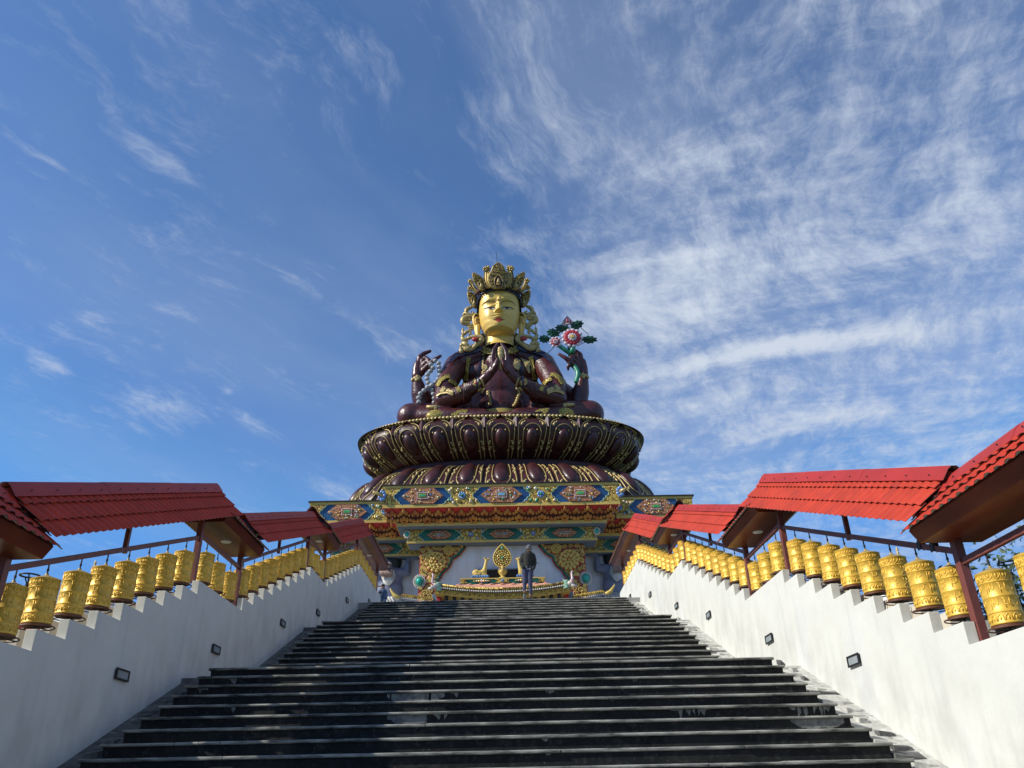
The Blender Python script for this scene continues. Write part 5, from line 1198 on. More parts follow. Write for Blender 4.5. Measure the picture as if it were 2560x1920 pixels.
MT['ink'] = M('dark_brow_paint', (.045, .03, .012), .5); MT['eyew'] = M('eye_white_paint', (.55, .50, .45), .4); MT['lip'] = M('red_lip_paint', (.42, .035, .03), .35); MT['iris'] = M('brown_iris', (.06, .02, .015), .3)
def fpatch(name, upper, lower, mat, off=.02, n=16):
    U_ = lerp_curve([Vector((x, y, 0)) for x, y in upper], n); L2 = lerp_curve([Vector((x, y, 0)) for x, y in lower], n); m = MB(); rows = []
    for j in range(5): rows.append([fhit(*(U_[i].lerp(L2[i], j/4)).xy, off) for i in range(n+1)])
    if any(p is None for r in rows for p in r): return
    m.add([p for r in rows for p in r], [(j*(n+1)+i, j*(n+1)+i+1, (j+1)*(n+1)+i+1, (j+1)*(n+1)+i) for j in range(4) for i in range(n)]); tb(m, name, mat, BU, ST, smooth=True)
for s in (0, 1):
    X = (lambda x: x) if s == 0 else (lambda x: 1968-x)
    fline('eyebrow', [(X(595), 1150), (X(640), 1085), (X(720), 1045), (X(820), 1032), (X(900), 1055), (X(955), 1110)], .036, MT['ink'])
    fpatch('eye', [(X(650), 1222), (X(720), 1196), (X(800), 1182), (X(880), 1190), (X(905), 1200)], [(X(650), 1224), (X(720), 1222), (X(800), 1232), (X(870), 1222), (X(905), 1204)], MT['eyew'], .03)
    fpatch('iris', [(X(760), 1188), (X(800), 1182), (X(835), 1184)], [(X(768), 1216), (X(798), 1230), (X(828), 1216)], MT['iris'], .045, 8)
    fline('eyelid_line', [(X(638), 1228), (X(700), 1200), (X(800), 1180), (X(880), 1186), (X(912), 1202)], .045, MT['ink'], .04)
fpatch('upper_lip', [(862, 1470), (920, 1440), (960, 1425), (985, 1432), (1010, 1425), (1050, 1440), (1105, 1470)], [(862, 1471), (920, 1474), (960, 1470), (985, 1476), (1010, 1470), (1050, 1474), (1105, 1471)], MT['lip'], .03)
fpatch('lower_lip', [(890, 1474), (940, 1474), (985, 1478), (1030, 1474), (1080, 1474)], [(890, 1476), (940, 1502), (985, 1512), (1030, 1502), (1080, 1476)], MT['lip'], .04)
fline('mouth_line', [(850, 1468), (900, 1474), (985, 1478), (1070, 1474), (1130, 1466)], .03, MT['ink'], .04)
q = fhit(980, 1010, .02); m = MB(); m.ball(q, (.09, .05, .12), 8, 6); tb(m, 'forehead_mark', MT['ink'], BU, ST)
# hair: dark cap behind the face with a scalloped front edge
m = MB()
def hair_pt(i, j):
    z = 40.9+(45.5-40.9)*j; t = (i-.5)*2*PI; w = lin(min(z, 45), WT)+.20; f = lin(min(z, 45), FT)+.16; n = 2.35
    c, s_ = math.cos(t), math.sin(t); k = (abs(c)**n+abs(s_)**n)**(-1/n); x = w*s_*k; y = -f*c*k
    return Vector((x, 66.2+y, z))
NU, NV = 120, 46; vs = [hair_pt(i/NU, j/NV) for j in range(NV+1) for i in range(NU+1)]; fs = []
for j in range(NV):
    for i in range(NU):
        p = vs[j*(NU+1)+i]; t = abs((i+.5)/NU-.5)*2*PI      # 0 = front
        lim = 43.50-.03*abs(math.sin(t*9)) if t < .9 else (43.5-(t-.9)*3.4 if t < 1.55 else 41.0)
        if p.z > lim: fs.append((j*(NU+1)+i, j*(NU+1)+i+1, (j+1)*(NU+1)+i+1, (j+1)*(NU+1)+i))
m.add(vs, fs)
for k in range(-9, 10):
    t = k*.11; w, f = 2.02, 2.0; c, s_ = math.cos(t), math.sin(t); kk = (abs(c)**2.35+abs(s_)**2.35)**(-1/2.35); m.ball((w*1.06*s_*kk, 66.2-f*1.06*c*kk, 43.50-abs(t)**3*.35), (.15, .08, .10), 8, 6)
tb(m, 'hair', MT['navy'], BU, ST, smooth=True)
m = MB()
def band(i, j):
    t = (i-.5)*2*PI; c, s_ = math.cos(t), math.sin(t); k = (abs(c)**2.3+abs(s_)**2.3)**(-1/2.3); r = [0, .14, .16, .02][j]
    z = [43.72, 43.76, 44.16, 44.22][j]; return Vector(((2.22+r)*s_*k, 66.2-(2.22+r)*c*k, z))
vs = [band(i/80, j) for j in range(4) for i in range(81)]; m.add(vs, [(j*81+i, j*81+i+1, (j+1)*81+i+1, (j+1)*81+i) for j in range(3) for i in range(80)]); tb(m, 'crown_band', MT['maroon'], BU, ST, smooth=True)
m = MB()
for cx_ in (-.42, 0, .42):
    for t in range(6): m.ball((cx_+math.cos(t*PI/3)*.11, 63.78, 43.98+math.sin(t*PI/3)*.11), .06, 6, 5)
tb(m, 'band_flower', MT['paleg'], BU, ST, smooth=True)
m = MB(); m.ball((0, 66.6, 45.0), (1.5, 1.5, 1.9), 20, 12); m.ball((0, 66.8, 46.6), (.8, .8, 1.2), 16, 10); tb(m, 'topknot', MT['navy'], BU, ST, smooth=True)
# crown leaves (traced outlines, leaning outwards)
MT['crown'] = swirl('gilded_filigree', (.36, .25, .07), (.045, .020, .012), .45, .25, 5.0, .28, .5, .07)
def leaf(name, pts, Yb, Yt, niche, mirror):
    ys = [p[1] for p in pts]; y0, y1 = max(ys), min(ys)
    def w(p, off=0.0): f = (y0-p[1])/(y0-y1); v = at(*fz(*p), Yb+(Yt-Yb)*f+off); return v
    for s in ((-1, 1) if mirror else (-1,)):
        P = [mir(w(p), s) for p in pts]; n = len(P); m = MB(); back = [p+Vector((0, .28, .02)) for p in P]
        c = sum(P, Vector())/n+Vector((0, -.06, 0)); cb_ = sum(back, Vector())/n
        m.add(P+[c]+back+[cb_], [(i, (i+1) % n, n) for i in range(n)]+[(i, (i+1) % n, n+1+(i+1) % n, n+1+i) for i in range(n)]+[(n+1+i, 2*n+1, n+1+(i+1) % n) for i in range(n)])
        lf = tb(m, name, MT['crown'], BU, ST)
        m = MB(); m.tube([p+Vector((0, .06, 0)) for p in P], .062, 6, closed=True); tb(m, 'leaf_rim', MT['filigree'], lf, ST, smooth=True)
        nc = [mir(w(p, -.12), s) for p in niche]; k = len(nc); m = MB(); m.add(nc+[p+Vector((0, .14, 0)) for p in nc], [tuple(range(k))]+[(i, (i+1) % k, k+(i+1) % k, k+i) for i in range(k)]); tb(m, 'niche', MT['niche'], lf, ST)
        m = MB(); m.tube([p+Vector((0, -.01, 0)) for p in nc], .04, 5, closed=True); cc = sum(nc, Vector())/k+Vector((0, -.08, -.08))
        m.ball(cc+Vector((0, 0, .30)), .085, 8, 6); m.ball(cc+Vector((0, 0, .10)), (.14, .1, .17), 8, 6); m.ball(cc+Vector((0, -.02, -.08)), (.23, .12, .08), 8, 6)
        m.ball(cc+Vector((0, 0, -.24)), (.24, .12, .05), 8, 5); m.ball(cc+Vector((0, 0, -.36)), (.22, .12, .05), 8, 5); tb(m, 'niche_figure', MT['paleg'], lf, ST, smooth=True)
        r = random.Random(len(pts)); m = MB(); 
        for _ in range(70):
            i = r.randrange(n); f = r.uniform(.12, .96); p = c.lerp(P[i].lerp(P[(i+1) % n], r.random()), f)
            if (p-(sum(nc, Vector())/k)).length < .42: continue
            m.ball(p+Vector((0, -.05, 0)), r.uniform(.045, .085), 6, 4)
        tb(m, 'filigree_bead', MT['filigree'], lf, ST)
leaf('crown_leaf', [(850, 735), (775, 640), (755, 520), (765, 420), (815, 350), (830, 290), (860, 225), (910, 180), (968, 140), (1040, 180), (1090, 235), (1115, 300), (1145, 350), (1200, 420), (1215, 520), (1190, 640), (1120, 735)], 63.7, 63.2,
     [(915, 720), (880, 600), (905, 500), (975, 430), (1050, 500), (1080, 600), (1050, 720)], False)
leaf('crown_leaf', [(600, 795), (520, 745), (445, 650), (400, 540), (383, 440), (385, 375), (450, 400), (540, 450), (620, 520), (675, 620), (700, 720), (655, 780)], 64.3, 63.9, [(600, 780), (520, 690), (505, 600), (570, 620), (640, 700), (650, 770)], True)
leaf('crown_leaf', [(450, 1195), (375, 1150), (310, 1050), (275, 930), (262, 808), (340, 825), (420, 870), (480, 945), (505, 1050), (495, 1150)], 66.0, 65.7, [(460, 1170), (380, 1090), (355, 990), (410, 1010), (455, 1080), (470, 1150)], True)
for s in (-1, 1):     # curling supports with flowers between the leaves
    for pts, Y, fx, fy in (([(800, 720), (720, 640), (690, 520), (695, 400), (720, 330)], 63.9, 735, 285), ([(840, 725), (770, 640), (735, 540), (740, 420), (770, 360)], 63.8, 680, 300), ([(560, 860), (450, 780), (390, 680), (365, 600)], 65.0, 335, 590), ([(530, 880), (420, 820), (350, 740), (330, 690)], 65.2, 325, 750)):
        P = lerp_curve([mir(at(*fz(*p), Y), s) for p in pts], 20); m = MB(); m.tube(P, .10, 7); c = mir(at(*fz(fx, fy), Y), s)
        for t in range(5): m.ball(c+Vector((math.cos(t*2*PI/5)*.17, 0, math.sin(t*2*PI/5)*.17)), .13, 7, 5)
        m.tube([c, c+Vector((0, 0, .45))], [.14, .01], 7); tb(m, 'crown_scroll', MT['filigree'], BU, ST, smooth=True)
for pts, Y in (([(700, 735), (660, 640), (640, 520), (655, 400), (685, 310), (725, 262), (765, 300), (765, 400), (742, 520), (770, 640), (840, 735)], 64.0), ([(540, 870), (430, 800), (355, 700), (305, 600), (330, 540), (375, 590), (420, 690), (500, 780), (590, 825)], 65.2)):
    for s in (-1, 1):
        P = [mir(at(*fz(*p), Y), s) for p in pts]; n = len(P); m = MB(); m.add(P+[p+Vector((0, .16, 0)) for p in P], [tuple(range(n)), tuple(range(2*n-1, n-1, -1))]+[(i, (i+1) % n, n+(i+1) % n, n+i) for i in range(n)]); m.tube(P, .05, 5, closed=True); tb(m, 'crown_fan', MT['crown'], BU, ST)
m = MB(); c = at(*fz(948, 150), 64.5); m.tube([c+Vector((0, 0, -.5)), c+Vector((-.05, 0, 1.35))], [.03, .02], 5); tb(m, 'lightning_rod', MT['iron'], BU, ST)
# ears and ear ornaments
for s in (-1, 1):
    o = MB(); e = lambda x, y, Y=66.1: mir(at(*fz(x, y), Y), s)
    o.tube(lerp_curve([e(525, 1345), e(455, 1340), (e(410, 1400)), e(410, 1500), e(440, 1610), e(470, 1750), e(500, 1900), e(530, 1960)], 30), [.12]*12+[.14]*8+[.17]*11, 8)
    o.tube(lerp_curve([e(520, 1440, 65.9), e(470, 1420, 65.8), e(445, 1480, 65.8), e(470, 1570, 65.8)], 12), .07, 6)
    fs_ = [e(525, 1345, 66.2), e(455, 1345, 66.25), e(412, 1400, 66.3), e(412, 1500, 66.3), e(445, 1620, 66.3), e(450, 1800, 66.3), e(470, 1960, 66.3), e(545, 1975, 66.3), e(545, 1700, 66.3)]; o.add(fs_, [tuple(range(9))])
    o.tube(lerp_curve([e(500, 1600, 66.0), e(505, 1750, 66.0), e(515, 1900, 66.0)], 10), .24, 8)
    tb(o, 'ear', MT['gold'], BU, ST, smooth=True)
    def scroll(name, strokes, Y, mat=MT['paleg']):
        m = MB()
        for pts, r in strokes:
            P = lerp_curve([mir(A(x, y, Y), s) for x, y in pts], 18); k = len(P)
            rr = [r*(.55+.45*math.sin(PI*i/(k-1))) for i in range(k)]; m.tube(P, rr, 7); m.ball(P[0], r*.75, 8, 6)
        tb(m, name, mat, BU, ST, smooth=True)
    scroll('ear_ornament', [([(838, 548), (820, 555), (800, 570), (795, 595), (815, 612)], .22), ([(770, 615), (785, 600), (805, 610), (840, 620), (865, 605)], .2), ([(845, 590), (860, 600), (865, 615)], .12),
        ([(865, 640), (820, 635), (775, 650), (765, 680), (790, 695), (830, 690)], .30), ([(800, 665), (825, 660), (845, 665)], .2), ([(795, 700), (830, 715), (858, 700)], .17), ([(805, 718), (835, 735), (862, 718)], .15), ([(822, 740), (845, 750), (865, 738)], .12)], 66.2)
    scroll('ear_pendant', [([(765, 752), (762, 775), (775, 795), (800, 770), (825, 768), (835, 785), (820, 800)], .17), ([(760, 815), (765, 840), (790, 855), (795, 830)], .24), ([(820, 830), (850, 822), (900, 818), (938, 832), (925, 860), (880, 900), (850, 930), (820, 945)], .26),
        ([(755, 895), (775, 885), (800, 900), (815, 930)], .3), ([(745, 925), (748, 950), (760, 970)], .2), ([(790, 940), (820, 920), (850, 915)], .25), ([(770, 915), (800, 935), (835, 945)], .25)], 65.6)
    m = MB(); m.ball(mir(A(880, 842, 65.2), s), (.36, .2, .24), 12, 8); tb(m, 'ear_gem', MT['lip'], BU, ST, smooth=True)
    for a_, b_ in (((770, 705), (770, 755)), ((822, 745), (822, 765)), ((872, 740), (880, 820))):
        m = MB(); m.tube([mir(A(*a_, 66.1), s), mir(A(*b_, 66.1), s)], .025, 4); tb(m, 'ear_wire', MT['iron'], BU, ST)
    m = MB(); m.tube(lerp_curve([mir(A(950, 800, 66.9), s), mir(A(962, 850, 66.9), s), mir(A(945, 900, 66.7), s), mir(A(880, 945, 66.6), s)], 16), [.30]*17, 8); tb(m, 'hair_lock', MT['navy'], BU, ST, smooth=True)

# ------------------------------------------------------------------ rosary in the raised left-hand side, lotus spray on the other
MT['grey_bead'] = M('pale_grey_bead', (.36, .37, .37), .5, var=.2)
def chain(pts, Y, r, name='rosary_bead'):
    P = [B(x, y, Y) for x, y in pts]; C = lerp_curve(P, len(P)*16); acc = 0; m_ = []; last = C[0]; m_.append(C[0])
    for p in C[1:]:
        if (p-m_[-1]).length > r*1.75: m_.append(p)
    for p in m_: m = MB(); m.ball(p-ST, (r, r, r*.85), 9, 6); m.build(name, MT['grey_bead'], BU, smooth=True)
chain([(720, 385), (790, 370), (800, 480), (820, 640), (820, 760), (750, 860), (680, 940)], 64.9, .235)
chain([(620, 470), (680, 520), (640, 590), (560, 680), (530, 760), (545, 860), (580, 930), (620, 1000), (660, 1110), (690, 1220), (710, 1310), (680, 1390)], 64.8, .235)
chain([(640, 950), (560, 985), (480, 1060), (400, 1120), (350, 1200), (340, 1290), (345, 1380)], 64.7, .245)
def Cf(x, y, Y=65.3): return at(1340+x/13.825, 780+y/13.825, Y)
MT['leaf'] = M('dark_green_enamel', (.008, .060, .028), .3, vs=1.5, var=.3); MT['stem'] = M('jade_stem', (.03, .24, .13), .35); MT['pinkp'] = M('pink_white_petal', (.60, .48, .50), .4); MT['redp'] = M('crimson_petal', (.40, .02, .03), .4)
def gleaf(cx_, cy_, L, Wd, ang, n=9):
    c = Cf(cx_, cy_); pts = []; k = 13.825/ .0372
    for i in range(2*n):
        t = i/(2*n)*2*PI; r = 1+.13*(1 if i % 2 else -1); x = math.cos(t)*L*r; z = math.sin(t)*Wd*r
        if math.cos(t) > .9: x *= 1.12
        pts.append(Vector((x*math.cos(ang)-z*math.sin(ang), 0, x*math.sin(ang)+z*math.cos(ang)))*.0372/13.825)
    m = MB(); N_ = len(pts); f = [c+p for p in pts]; m.add(f+[c+Vector((0, -.16, 0))]+[p+Vector((0, .12, 0)) for p in f], [(i, (i+1) % N_, N_) for i in range(N_)]+[(i, (i+1) % N_, N_+1+(i+1) % N_, N_+1+i) for i in range(N_)]+[tuple(range(2*N_, N_, -1))])
    ax = Vector((math.cos(ang), 0, math.sin(ang)))*L*.85*.0372/13.825; m.tube([c-ax+Vector((0, -.08, 0)), c+Vector((0, -.18, 0)), c+ax+Vector((0, -.06, 0))], .035, 5)
    for q in (-.45, 0, .45):
        for sg in (-1, 1):
            b0 = c+ax*q+Vector((0, -.17, 0)); m.tube([b0, b0+Vector((math.cos(ang+sg*.9), 0, math.sin(ang+sg*.9)))*Wd*.6*.0372/13.825+Vector((0, .08, 0))], .025, 4)
    tb(m, 'lotus_leaf', MT['leaf'], BU, ST)
gleaf(290, 920, 185, 150, -.1); gleaf(590, 710, 210, 165, -.25); gleaf(900, 560, 230, 155, -.2); gleaf(1410, 440, 220, 165, .5); gleaf(1840, 945, 240, 150, 0)
def bloom(cx_, cy_, R_, rings):
    c = Cf(cx_, cy_, 65.1); R_ *= .0372/13.825; fo = MB(); 
    for (rr, n, pr, mi, y) in rings:
        for k in range(n):
            t = 2*PI*k/n; fo.mat(mi); fo.ball(c+Vector((math.cos(t)*rr*R_, y, math.sin(t)*rr*R_)), (pr*R_, .10, pr*R_), 8, 6)
    tb(fo, 'lotus_bloom', [MT['pinkp'], MT['redp'], MT['yel']], BU, ST, smooth=True)
bloom(1255, 890, 370, [(.86, 13, .20, 0, 0), (.55, 14, .28, 1, -.06), (.28, 9, .16, 0, -.16), (.10, 6, .12, 2, -.24)])
bloom(675, 1040, 210, [(.82, 9, .26, 0, 0), (.50, 10, .26, 1, -.05), (.32, 8, .16, 0, -.12), (.0, 1, .14, 1, -.2), (.0, 1, .08, 0, -.28)])
m = MB(); c = Cf(1090, 330); m.mat(0)
for k in range(7): t = (k-3)/3; m.mat(1 if k % 2 else 0); m.tube([c+Vector((t*.38, 0, -.25)), c+Vector((t*.30, -.12*(1-abs(t)), .05)), c+Vector((t*.06, 0, .55))], [.17, .16, .03], 7)
m.mat(0); m.ball(c+Vector((0, 0, .45)), (.12, .12, .2), 8, 6); m.ball(c+Vector((0, -.05, -.3)), (.32, .14, .12), 8, 6); tb(m, 'lotus_bud', [MT['pinkp'], MT['redp']], BU, ST, smooth=True)
m = MB(); m.tube(lerp_curve([Cf(800, 1160), Cf(1000, 1310), Cf(1200, 1480, 65.6), A(1740, 1040, 65.9), A(1790, 1090, 65.4), A(1825, 1150, 65.2), A(1815, 1210, 65.2), A(1805, 1240, 65.2)], 30), .22, 8); m.tube([Cf(1270, 1150), Cf(1275, 1290), Cf(1230, 1420)], .26, 8)
m.tube(lerp_curve([Cf(1100, 1400), Cf(1120, 900, 65.5), Cf(1080, 450)], 10), .08, 6); tb(m, 'lotus_stem', MT['stem'], BU, ST, smooth=True)
m = MB(); m.tube([Cf(1560, 560), Cf(1820, 780)], .035, 4); m.tube([Cf(620, 1220), Cf(340, 1480, 66.5)], .035, 4); m.tube([Cf(1400, 1150), Cf(1640, 1080)], .035, 4); m.tube([Cf(300, 900), Cf(1900, 950)], .03, 4); m.tube([Cf(590, 700), Cf(1400, 440)], .03, 4); tb(m, 'stay_wire', MT['iron'], BU, ST)
# ------------------------------------------------------------------ people
MT['hood'] = M('dark_olive_hoodie', (.022, .023, .018), .9, var=.25, vs=8, bump=.4, bs=30, bdist=.01); MT['jean'] = M('blue_jeans', (.050, .056, .105), .85, var=.25, vs=9, bump=.4, bs=40, bdist=.01)
MT['beanie'] = M('grey_knit_beanie', (.13, .13, .14), .95, var=.2, vs=30, bump=.6, bs=60, bdist=.01); MT['skinp'] = M('warm_skin', (.32, .17, .11), .55, var=.08); MT['shoe'] = M('black_shoe', (.02, .02, .02), .6); MT['sole'] = M('white_sole', (.30, .30, .29), .6)
MT['denim'] = M('denim_jacket', (.06, .10, .17), .85, var=.3, vs=10, bump=.4, bs=40, bdist=.01)
def pz_(x, y, dy=0.0): return at(1230+x/8.193, 1360+y/8.193, 27.72+dy)
base = Vector((1.02, 27.72, 6.05))
PE = empty('person', base, 'person in dark hoodie, grey beanie and blue jeans seen from behind at the stair top', 'person')
Z = pz_
blob('body', [('b', Z(752, 92, -.02), (.085, .10, .125)), ('c', [Z(752, 120), Z(745, 190)], [.06, .065]), ('c', [Z(740, 230), Z(735, 480)], [.13, .12]), ('c', [Z(640, 235), Z(608, 390, .02), Z(636, 482, -.10)], [.06, .05, .03]), ('c', [Z(842, 235), Z(866, 390, .02), Z(845, 500, -.10)], [.06, .05, .03]),
     ('c', [Z(680, 520), Z(675, 760), Z(668, 980, -.02)], [.10, .07, .045]), ('c', [Z(780, 520), Z(785, 790), Z(785, 1060)], [.10, .07, .045])], .016, MT['skinp'], PE, base, 2)
blob('hoodie', [('c', [Z(735, 250), Z(735, 350), Z(738, 440)], [.185, .185, .165]), ('b', Z(738, 470), (.175, .13, .06)), ('c', [Z(650, 225), Z(830, 225)], [.085, .085]), ('c', [Z(640, 240), Z(606, 340), Z(604, 400, .02), Z(640, 480, -.1)], [.098, .085, .080, .062]), ('c', [Z(835, 240), Z(866, 340), Z(870, 400, .02), Z(848, 500, -.1)], [.098, .085, .080, .062]),
     ('b', Z(745, 172, .05), (.135, .105, .075)), ('b', Z(745, 195, .08), (.14, .09, .09))], .018, MT['hood'], PE, base, 2)
blob('jeans', [('b', Z(735, 520), (.175, .13, .12)), ('c', [Z(672, 540), Z(676, 700), Z(668, 830), Z(662, 935, -.02)], [.115, .092, .072, .062]), ('c', [Z(785, 540), Z(780, 720), Z(788, 880), Z(790, 1010)], [.115, .094, .072, .062])], .018, MT['jean'], PE, base, 2)
m = MB(); c = Z(752, 82, -.01); m.ball(c, (.100, .112, .118), 18, 12); m.tube([c+Vector((math.cos(t)*.100, math.sin(t)*.112, -.045)) for t in [2*PI*k/20 for k in range(20)]], .018, 6, closed=True); m.ball(c+Vector((0, 0, .11)), .02, 8, 6); tb(m, 'beanie', MT['beanie'], PE, base, smooth=True)
m = MB(); m.tube([Z(738, 482)+Vector((math.cos(t)*.172, math.sin(t)*.128, .0)) for t in [2*PI*k/24 for k in range(24)]], .014, 6, closed=True); tb(m, 'shirt_hem', MT['sole'], PE, base, smooth=True)
m = MB(); m.box(.968+.01, 1.10, 27.72-.125, 27.72-.11, Z(760, 525).z-.02, Z(760, 525).z+.008); tb(m, 'pocket_patch', MT['sole'], PE, base)
for nm, fx, fz_, tilt in (('shoe', 664, 6.05+.13, .9), ('shoe', 787, 6.05+.045, 0)):
    m = MB(); x = Z(fx, 1000).x; R_ = Matrix.Rotation(-tilt, 3, 'X'); cc = Vector((x, 27.72+.02, fz_))
    m.mat(0); m.ball(cc+R_ @ Vector((0, .05, .0)), (.052, .14, .048), 12, 8, R_); m.ball(cc+R_ @ Vector((0, -.04, .03)), (.048, .07, .055), 10, 8, R_); m.mat(1); m.ball(cc+R_ @ Vector((0, .05, -.03)), (.055, .145, .018), 12, 6, R_); tb(m, nm, [MT['shoe'], MT['sole']], PE, base, smooth=True)
m = MB(); m.tube([Z(880, 345, -.05), Z(985, 412, -.35)], .008, 5); tag(tb(m, 'walking_stick', MT['iron'], None, Vector((0, 0, 0))), 'thin dark stick sticking out beside the elbow of the person in the hoodie', 'stick')
base = Vector((-4.72, 33.6, 6.05))
P2 = empty('person', base, 'person in a black cap and denim jacket at the left end of the stair top', 'person')
Z = lambda x, y, dy=0.0: at(900+x/10.37, 1360+y/10.37, 33.6+dy)
hd = Z(590, 1120); 
ctr = Z(590, 1300); wx_ = ctr.x
blob('body', [('b', hd, (.085, .10, .125)), ('c', [hd, Z(590, 1200)], [.06, .06]), ('c', [Z(590, 1250), Z(590, 1450)], [.13, .12]), ('c', [(wx_-.09, 33.6, 6.95), (wx_-.09, 33.6, 6.12)], [.09, .05]), ('c', [(wx_+.09, 33.6, 6.95), (wx_+.09, 33.6, 6.12)], [.09, .05]), ('c', [Z(665, 1240), Z(672, 1380), Z(640, 1470, -.1)], [.05, .045, .03]), ('c', [Z(500, 1240), Z(495, 1380), Z(520, 1470, -.1)], [.05, .045, .03])], .02, MT['skinp'], P2, base, 2)
blob('denim_jacket', [('c', [Z(590, 1250), Z(588, 1400)], [.165, .16]), ('b', Z(588, 1450), (.17, .13, .10)), ('c', [Z(520, 1228), Z(640, 1225)], [.075, .075]), ('c', [Z(655, 1235), Z(672, 1330), Z(668, 1400), Z(640, 1470, -.1)], [.08, .072, .068, .05]), ('c', [Z(510, 1235), Z(498, 1330), Z(500, 1400), Z(520, 1470, -.1)], [.08, .072, .068, .05])], .02, MT['denim'], P2, base, 2)
blob('trousers', [('b', (wx_, 33.6, 6.92), (.165, .12, .11)), ('c', [(wx_-.09, 33.6, 6.9), (wx_-.09, 33.6, 6.15)], [.105, .07]), ('c', [(wx_+.09, 33.6, 6.9), (wx_+.09, 33.6, 6.15)], [.105, .07])], .02, MT['jean'], P2, base, 2)
m = MB(); m.ball(hd+Vector((0, 0, .05)), (.098, .11, .09), 14, 10); m.hexa([hd+Vector(v) for v in ((-.20, -.07, .03), (-.05, -.08, .04), (-.05, .07, .04), (-.20, .05, .03), (-.20, -.07, .045), (-.05, -.08, .06), (-.05, .07, .06), (-.20, .05, .045))]); tb(m, 'cap', MT['shoe'], P2, base, smooth=True)
m = MB(); m.ball(Z(525, 1245, -.12), (.09, .06, .07), 10, 8); m.tube([Z(480, 1380, -.17), Z(560, 1290, -.18), Z(620, 1215, -.12)], .015, 5); m.ball(hd+Vector((.0, .02, -.04)), (.09, .09, .10), 10, 8); tb(m, 'scarf', MT['shoe'], P2, base, smooth=True)
for k in (-.09, .09): m = MB(); m.ball((wx_+k, 33.55, 6.10), (.05, .13, .05), 10, 6); tb(m, 'shoe', MT['shoe'], P2, base, smooth=True)

# ------------------------------------------------------------------ things behind the walls
def ring_lamp(px, py, Y, wpx, lab):
    c = at(px, py, Y); r = wpx/2/2000*((c-CAM).dot(_fw)); gz = -2.0+Y*.25; base = Vector((c.x, c.y, gz)); e = empty('street_lamp', base, lab, 'street lamp')
    m = MB(); m.tube([c+Vector((math.cos(t)*r, math.sin(t)*r, 0)) for t in [2*PI*k/28 for k in range(28)]], .014, 6, closed=True); rg = tb(m, 'ring_head', MT['iron'], e, base, smooth=True)
    m = MB()
    for k in range(4): t = PI/2*k+.4; m.tube([c+Vector((math.cos(t)*r, math.sin(t)*r, 0)), c+Vector((math.cos(t)*r*.4, math.sin(t)*r*.4, -.03)), c+Vector((0, 0, -.16))], .011, 5)
    tb(m, 'spoke', MT['iron'], rg, base)
    m = MB(); m.tube([c+Vector((0, 0, -.14)), c+Vector((0, 0, -.3)), Vector((c.x, c.y, gz))], [.035, .022, .03], 8); tb(m, 'lamp_post', MT['iron'], e, base)
ring_lamp(74.5, 1439, 12.5, 45, 'dark ring-topped street lamp behind the left prayer wheels'); ring_lamp(2519, 1408, 11.5, 44, 'dark ring-topped street lamp behind the right prayer wheels')
def stupa(px, py, Y, lab):
    c = at(px, py, Y); gz = -2.5+Y*.2; base = Vector((c.x, c.y, gz)); e = empty('stupa', base, lab, 'stupa'); z = c.z; k = .85
    m = MB(); m.lathe([(0, z), (.02*k, z-.03), (.045*k, z-.10), (.02*k, z-.15), (.06*k, z-.19), (.02*k, z-.22), (.10*k, z-.26), (.03*k, z-.30)]+[(q, w) for i in range(6) for q, w in (((.05+.018*i)*k, z-.30-.06*i), ((.075+.018*i)*k, z-.33-.06*i))]+[(.19*k, z-.68), (.19*k, z-.72), (0, z-.72)], (c.x, c.y, 0), 14); tb(m, 'gilt_spire', MT['brasscap'], e, base, smooth=True)
    m = MB(); m.lathe([(.2, z-.72), (.22, z-.86), (.62, z-1.0), (.72, z-1.4), (.55, z-1.9), (.5, z-2.0)], (c.x, c.y, 0), 20); tb(m, 'white_dome', MT['whitep'], e, base, smooth=True)
    m = MB(); m.box(c.x-.7, c.x+.7, c.y-.7, c.y+.7, z-2.3, z-2.0); m.box(c.x-.9, c.x+.9, c.y-.9, c.y+.9, z-2.6, z-2.3); m.box(c.x-1.1, c.x+1.1, c.y-1.1, c.y+1.1, gz-1, z-2.6); tb(m, 'stepped_base', MT['whitep'], e, base)
stupa(240, 1400, 21, 'white stupa with a small gilt spire peeping over the left prayer wheels'); stupa(2240.5, 1366, 21, 'white stupa with a small gilt spire peeping over the right prayer wheels')
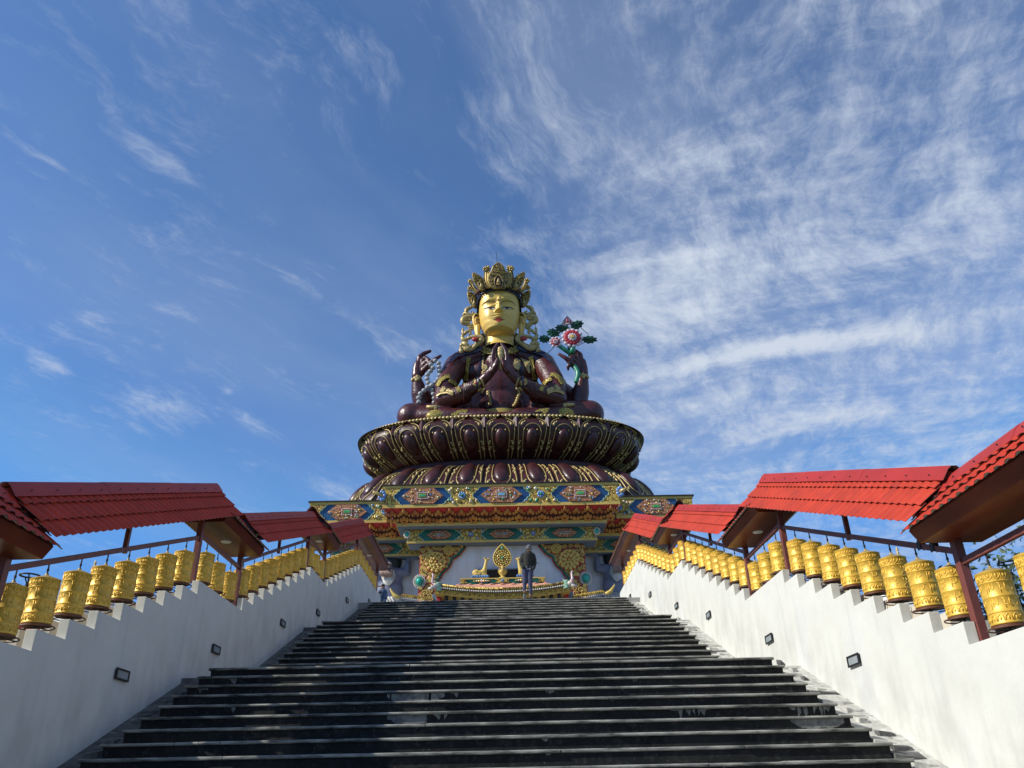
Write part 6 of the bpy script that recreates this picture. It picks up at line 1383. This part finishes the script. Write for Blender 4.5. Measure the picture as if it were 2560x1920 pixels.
# hut with a dark red roof on the left slope
base = Vector((-9.6, 13.5, 0)); H = empty('hut', base, 'small hut with a dark red sheet roof behind the left prayer wheels', 'hut'); c = at(70, 1507, 13.5); z = c.z
m = MB(); m.prism([(-.1, z), (-1.2, z-.6), (-1.2, z-.66), (1.0, z-.66), (1.0, z-.6)], lambda y, w: (-9.75, 13.5+y, w), lambda y, w: (-7.6, 13.5+y, w)); tb(m, 'roof', MT['redcap'], H, base)
m = MB(); m.box(-9.6, -7.7, 12.6, 14.3, -3, z-.66); tb(m, 'wall', MT['cream'], H, base)
def tree(x, y, z0, h, r, lab, seed=1, n=2600):
    rd = random.Random(seed); base = Vector((x, y, z0)); e = empty('tree', base, lab, 'tree'); m = MB(); tips = []
    m.tube([base, base+Vector((.05, 0, h*.3)), base+Vector((-.05, .05, h*.6)), base+Vector((0, 0, h*.9))], [.13, .10, .06, .02], 8)
    for k in range(16):
        t = rd.uniform(.3, .85); a = rd.uniform(0, 2*PI); p0 = base+Vector((0, 0, h*t)); L_ = r*rd.uniform(.6, 1.0)*(1.15-t*.6); p1 = p0+Vector((math.cos(a)*L_*.6, math.sin(a)*L_*.6, L_*.35)); p2 = p0+Vector((math.cos(a)*L_, math.sin(a)*L_, L_*.75)); m.tube([p0, p1, p2], [.04, .025, .01], 5); tips += [p1, p2, p1.lerp(p2, .5)]
        for q in range(3): p3 = p1+Vector((rd.uniform(-.4, .4), rd.uniform(-.4, .4), rd.uniform(0, .4)))*r*.7; m.tube([p1, p3], [.018, .006], 4); tips.append(p3)
    tb(m, 'trunk', M('bark', (.10, .08, .06), .9, bump=.5), e, base)
    f = MB(); 
    for _ in range(n):
        c = rd.choice(tips); p = c+Vector([rd.gauss(0, .17*r) for _ in range(3)]); s_ = rd.uniform(.035, .075); a = Vector([rd.uniform(-1, 1) for _ in range(3)]).normalized(); b = a.orthogonal().normalized(); f.mat(rd.choice((0, 0, 1)))
        f.add([p-a*s_, p+b*s_*.5, p+a*s_, p-b*s_*.5], [(0, 1, 2, 3)])
    tb(f, 'crown', [M('leaf_green', (.05, .085, .025), .6, var=.4), M('leaf_dark', (.03, .055, .02), .6, var=.4)], e, base)
c = at(2560, 1500, 11.0); tree(c.x+.45, 11.0, 0, c.z+.5, 1.5, 'leafy green tree at the right edge behind the prayer wheels', 2)
c = at(2478, 1520, 12.0); tree(c.x+.3, 12.6, 0, c.z+.15, 1.0, 'thin bare-twigged tree behind the nearest right-hand post', 5, 260)
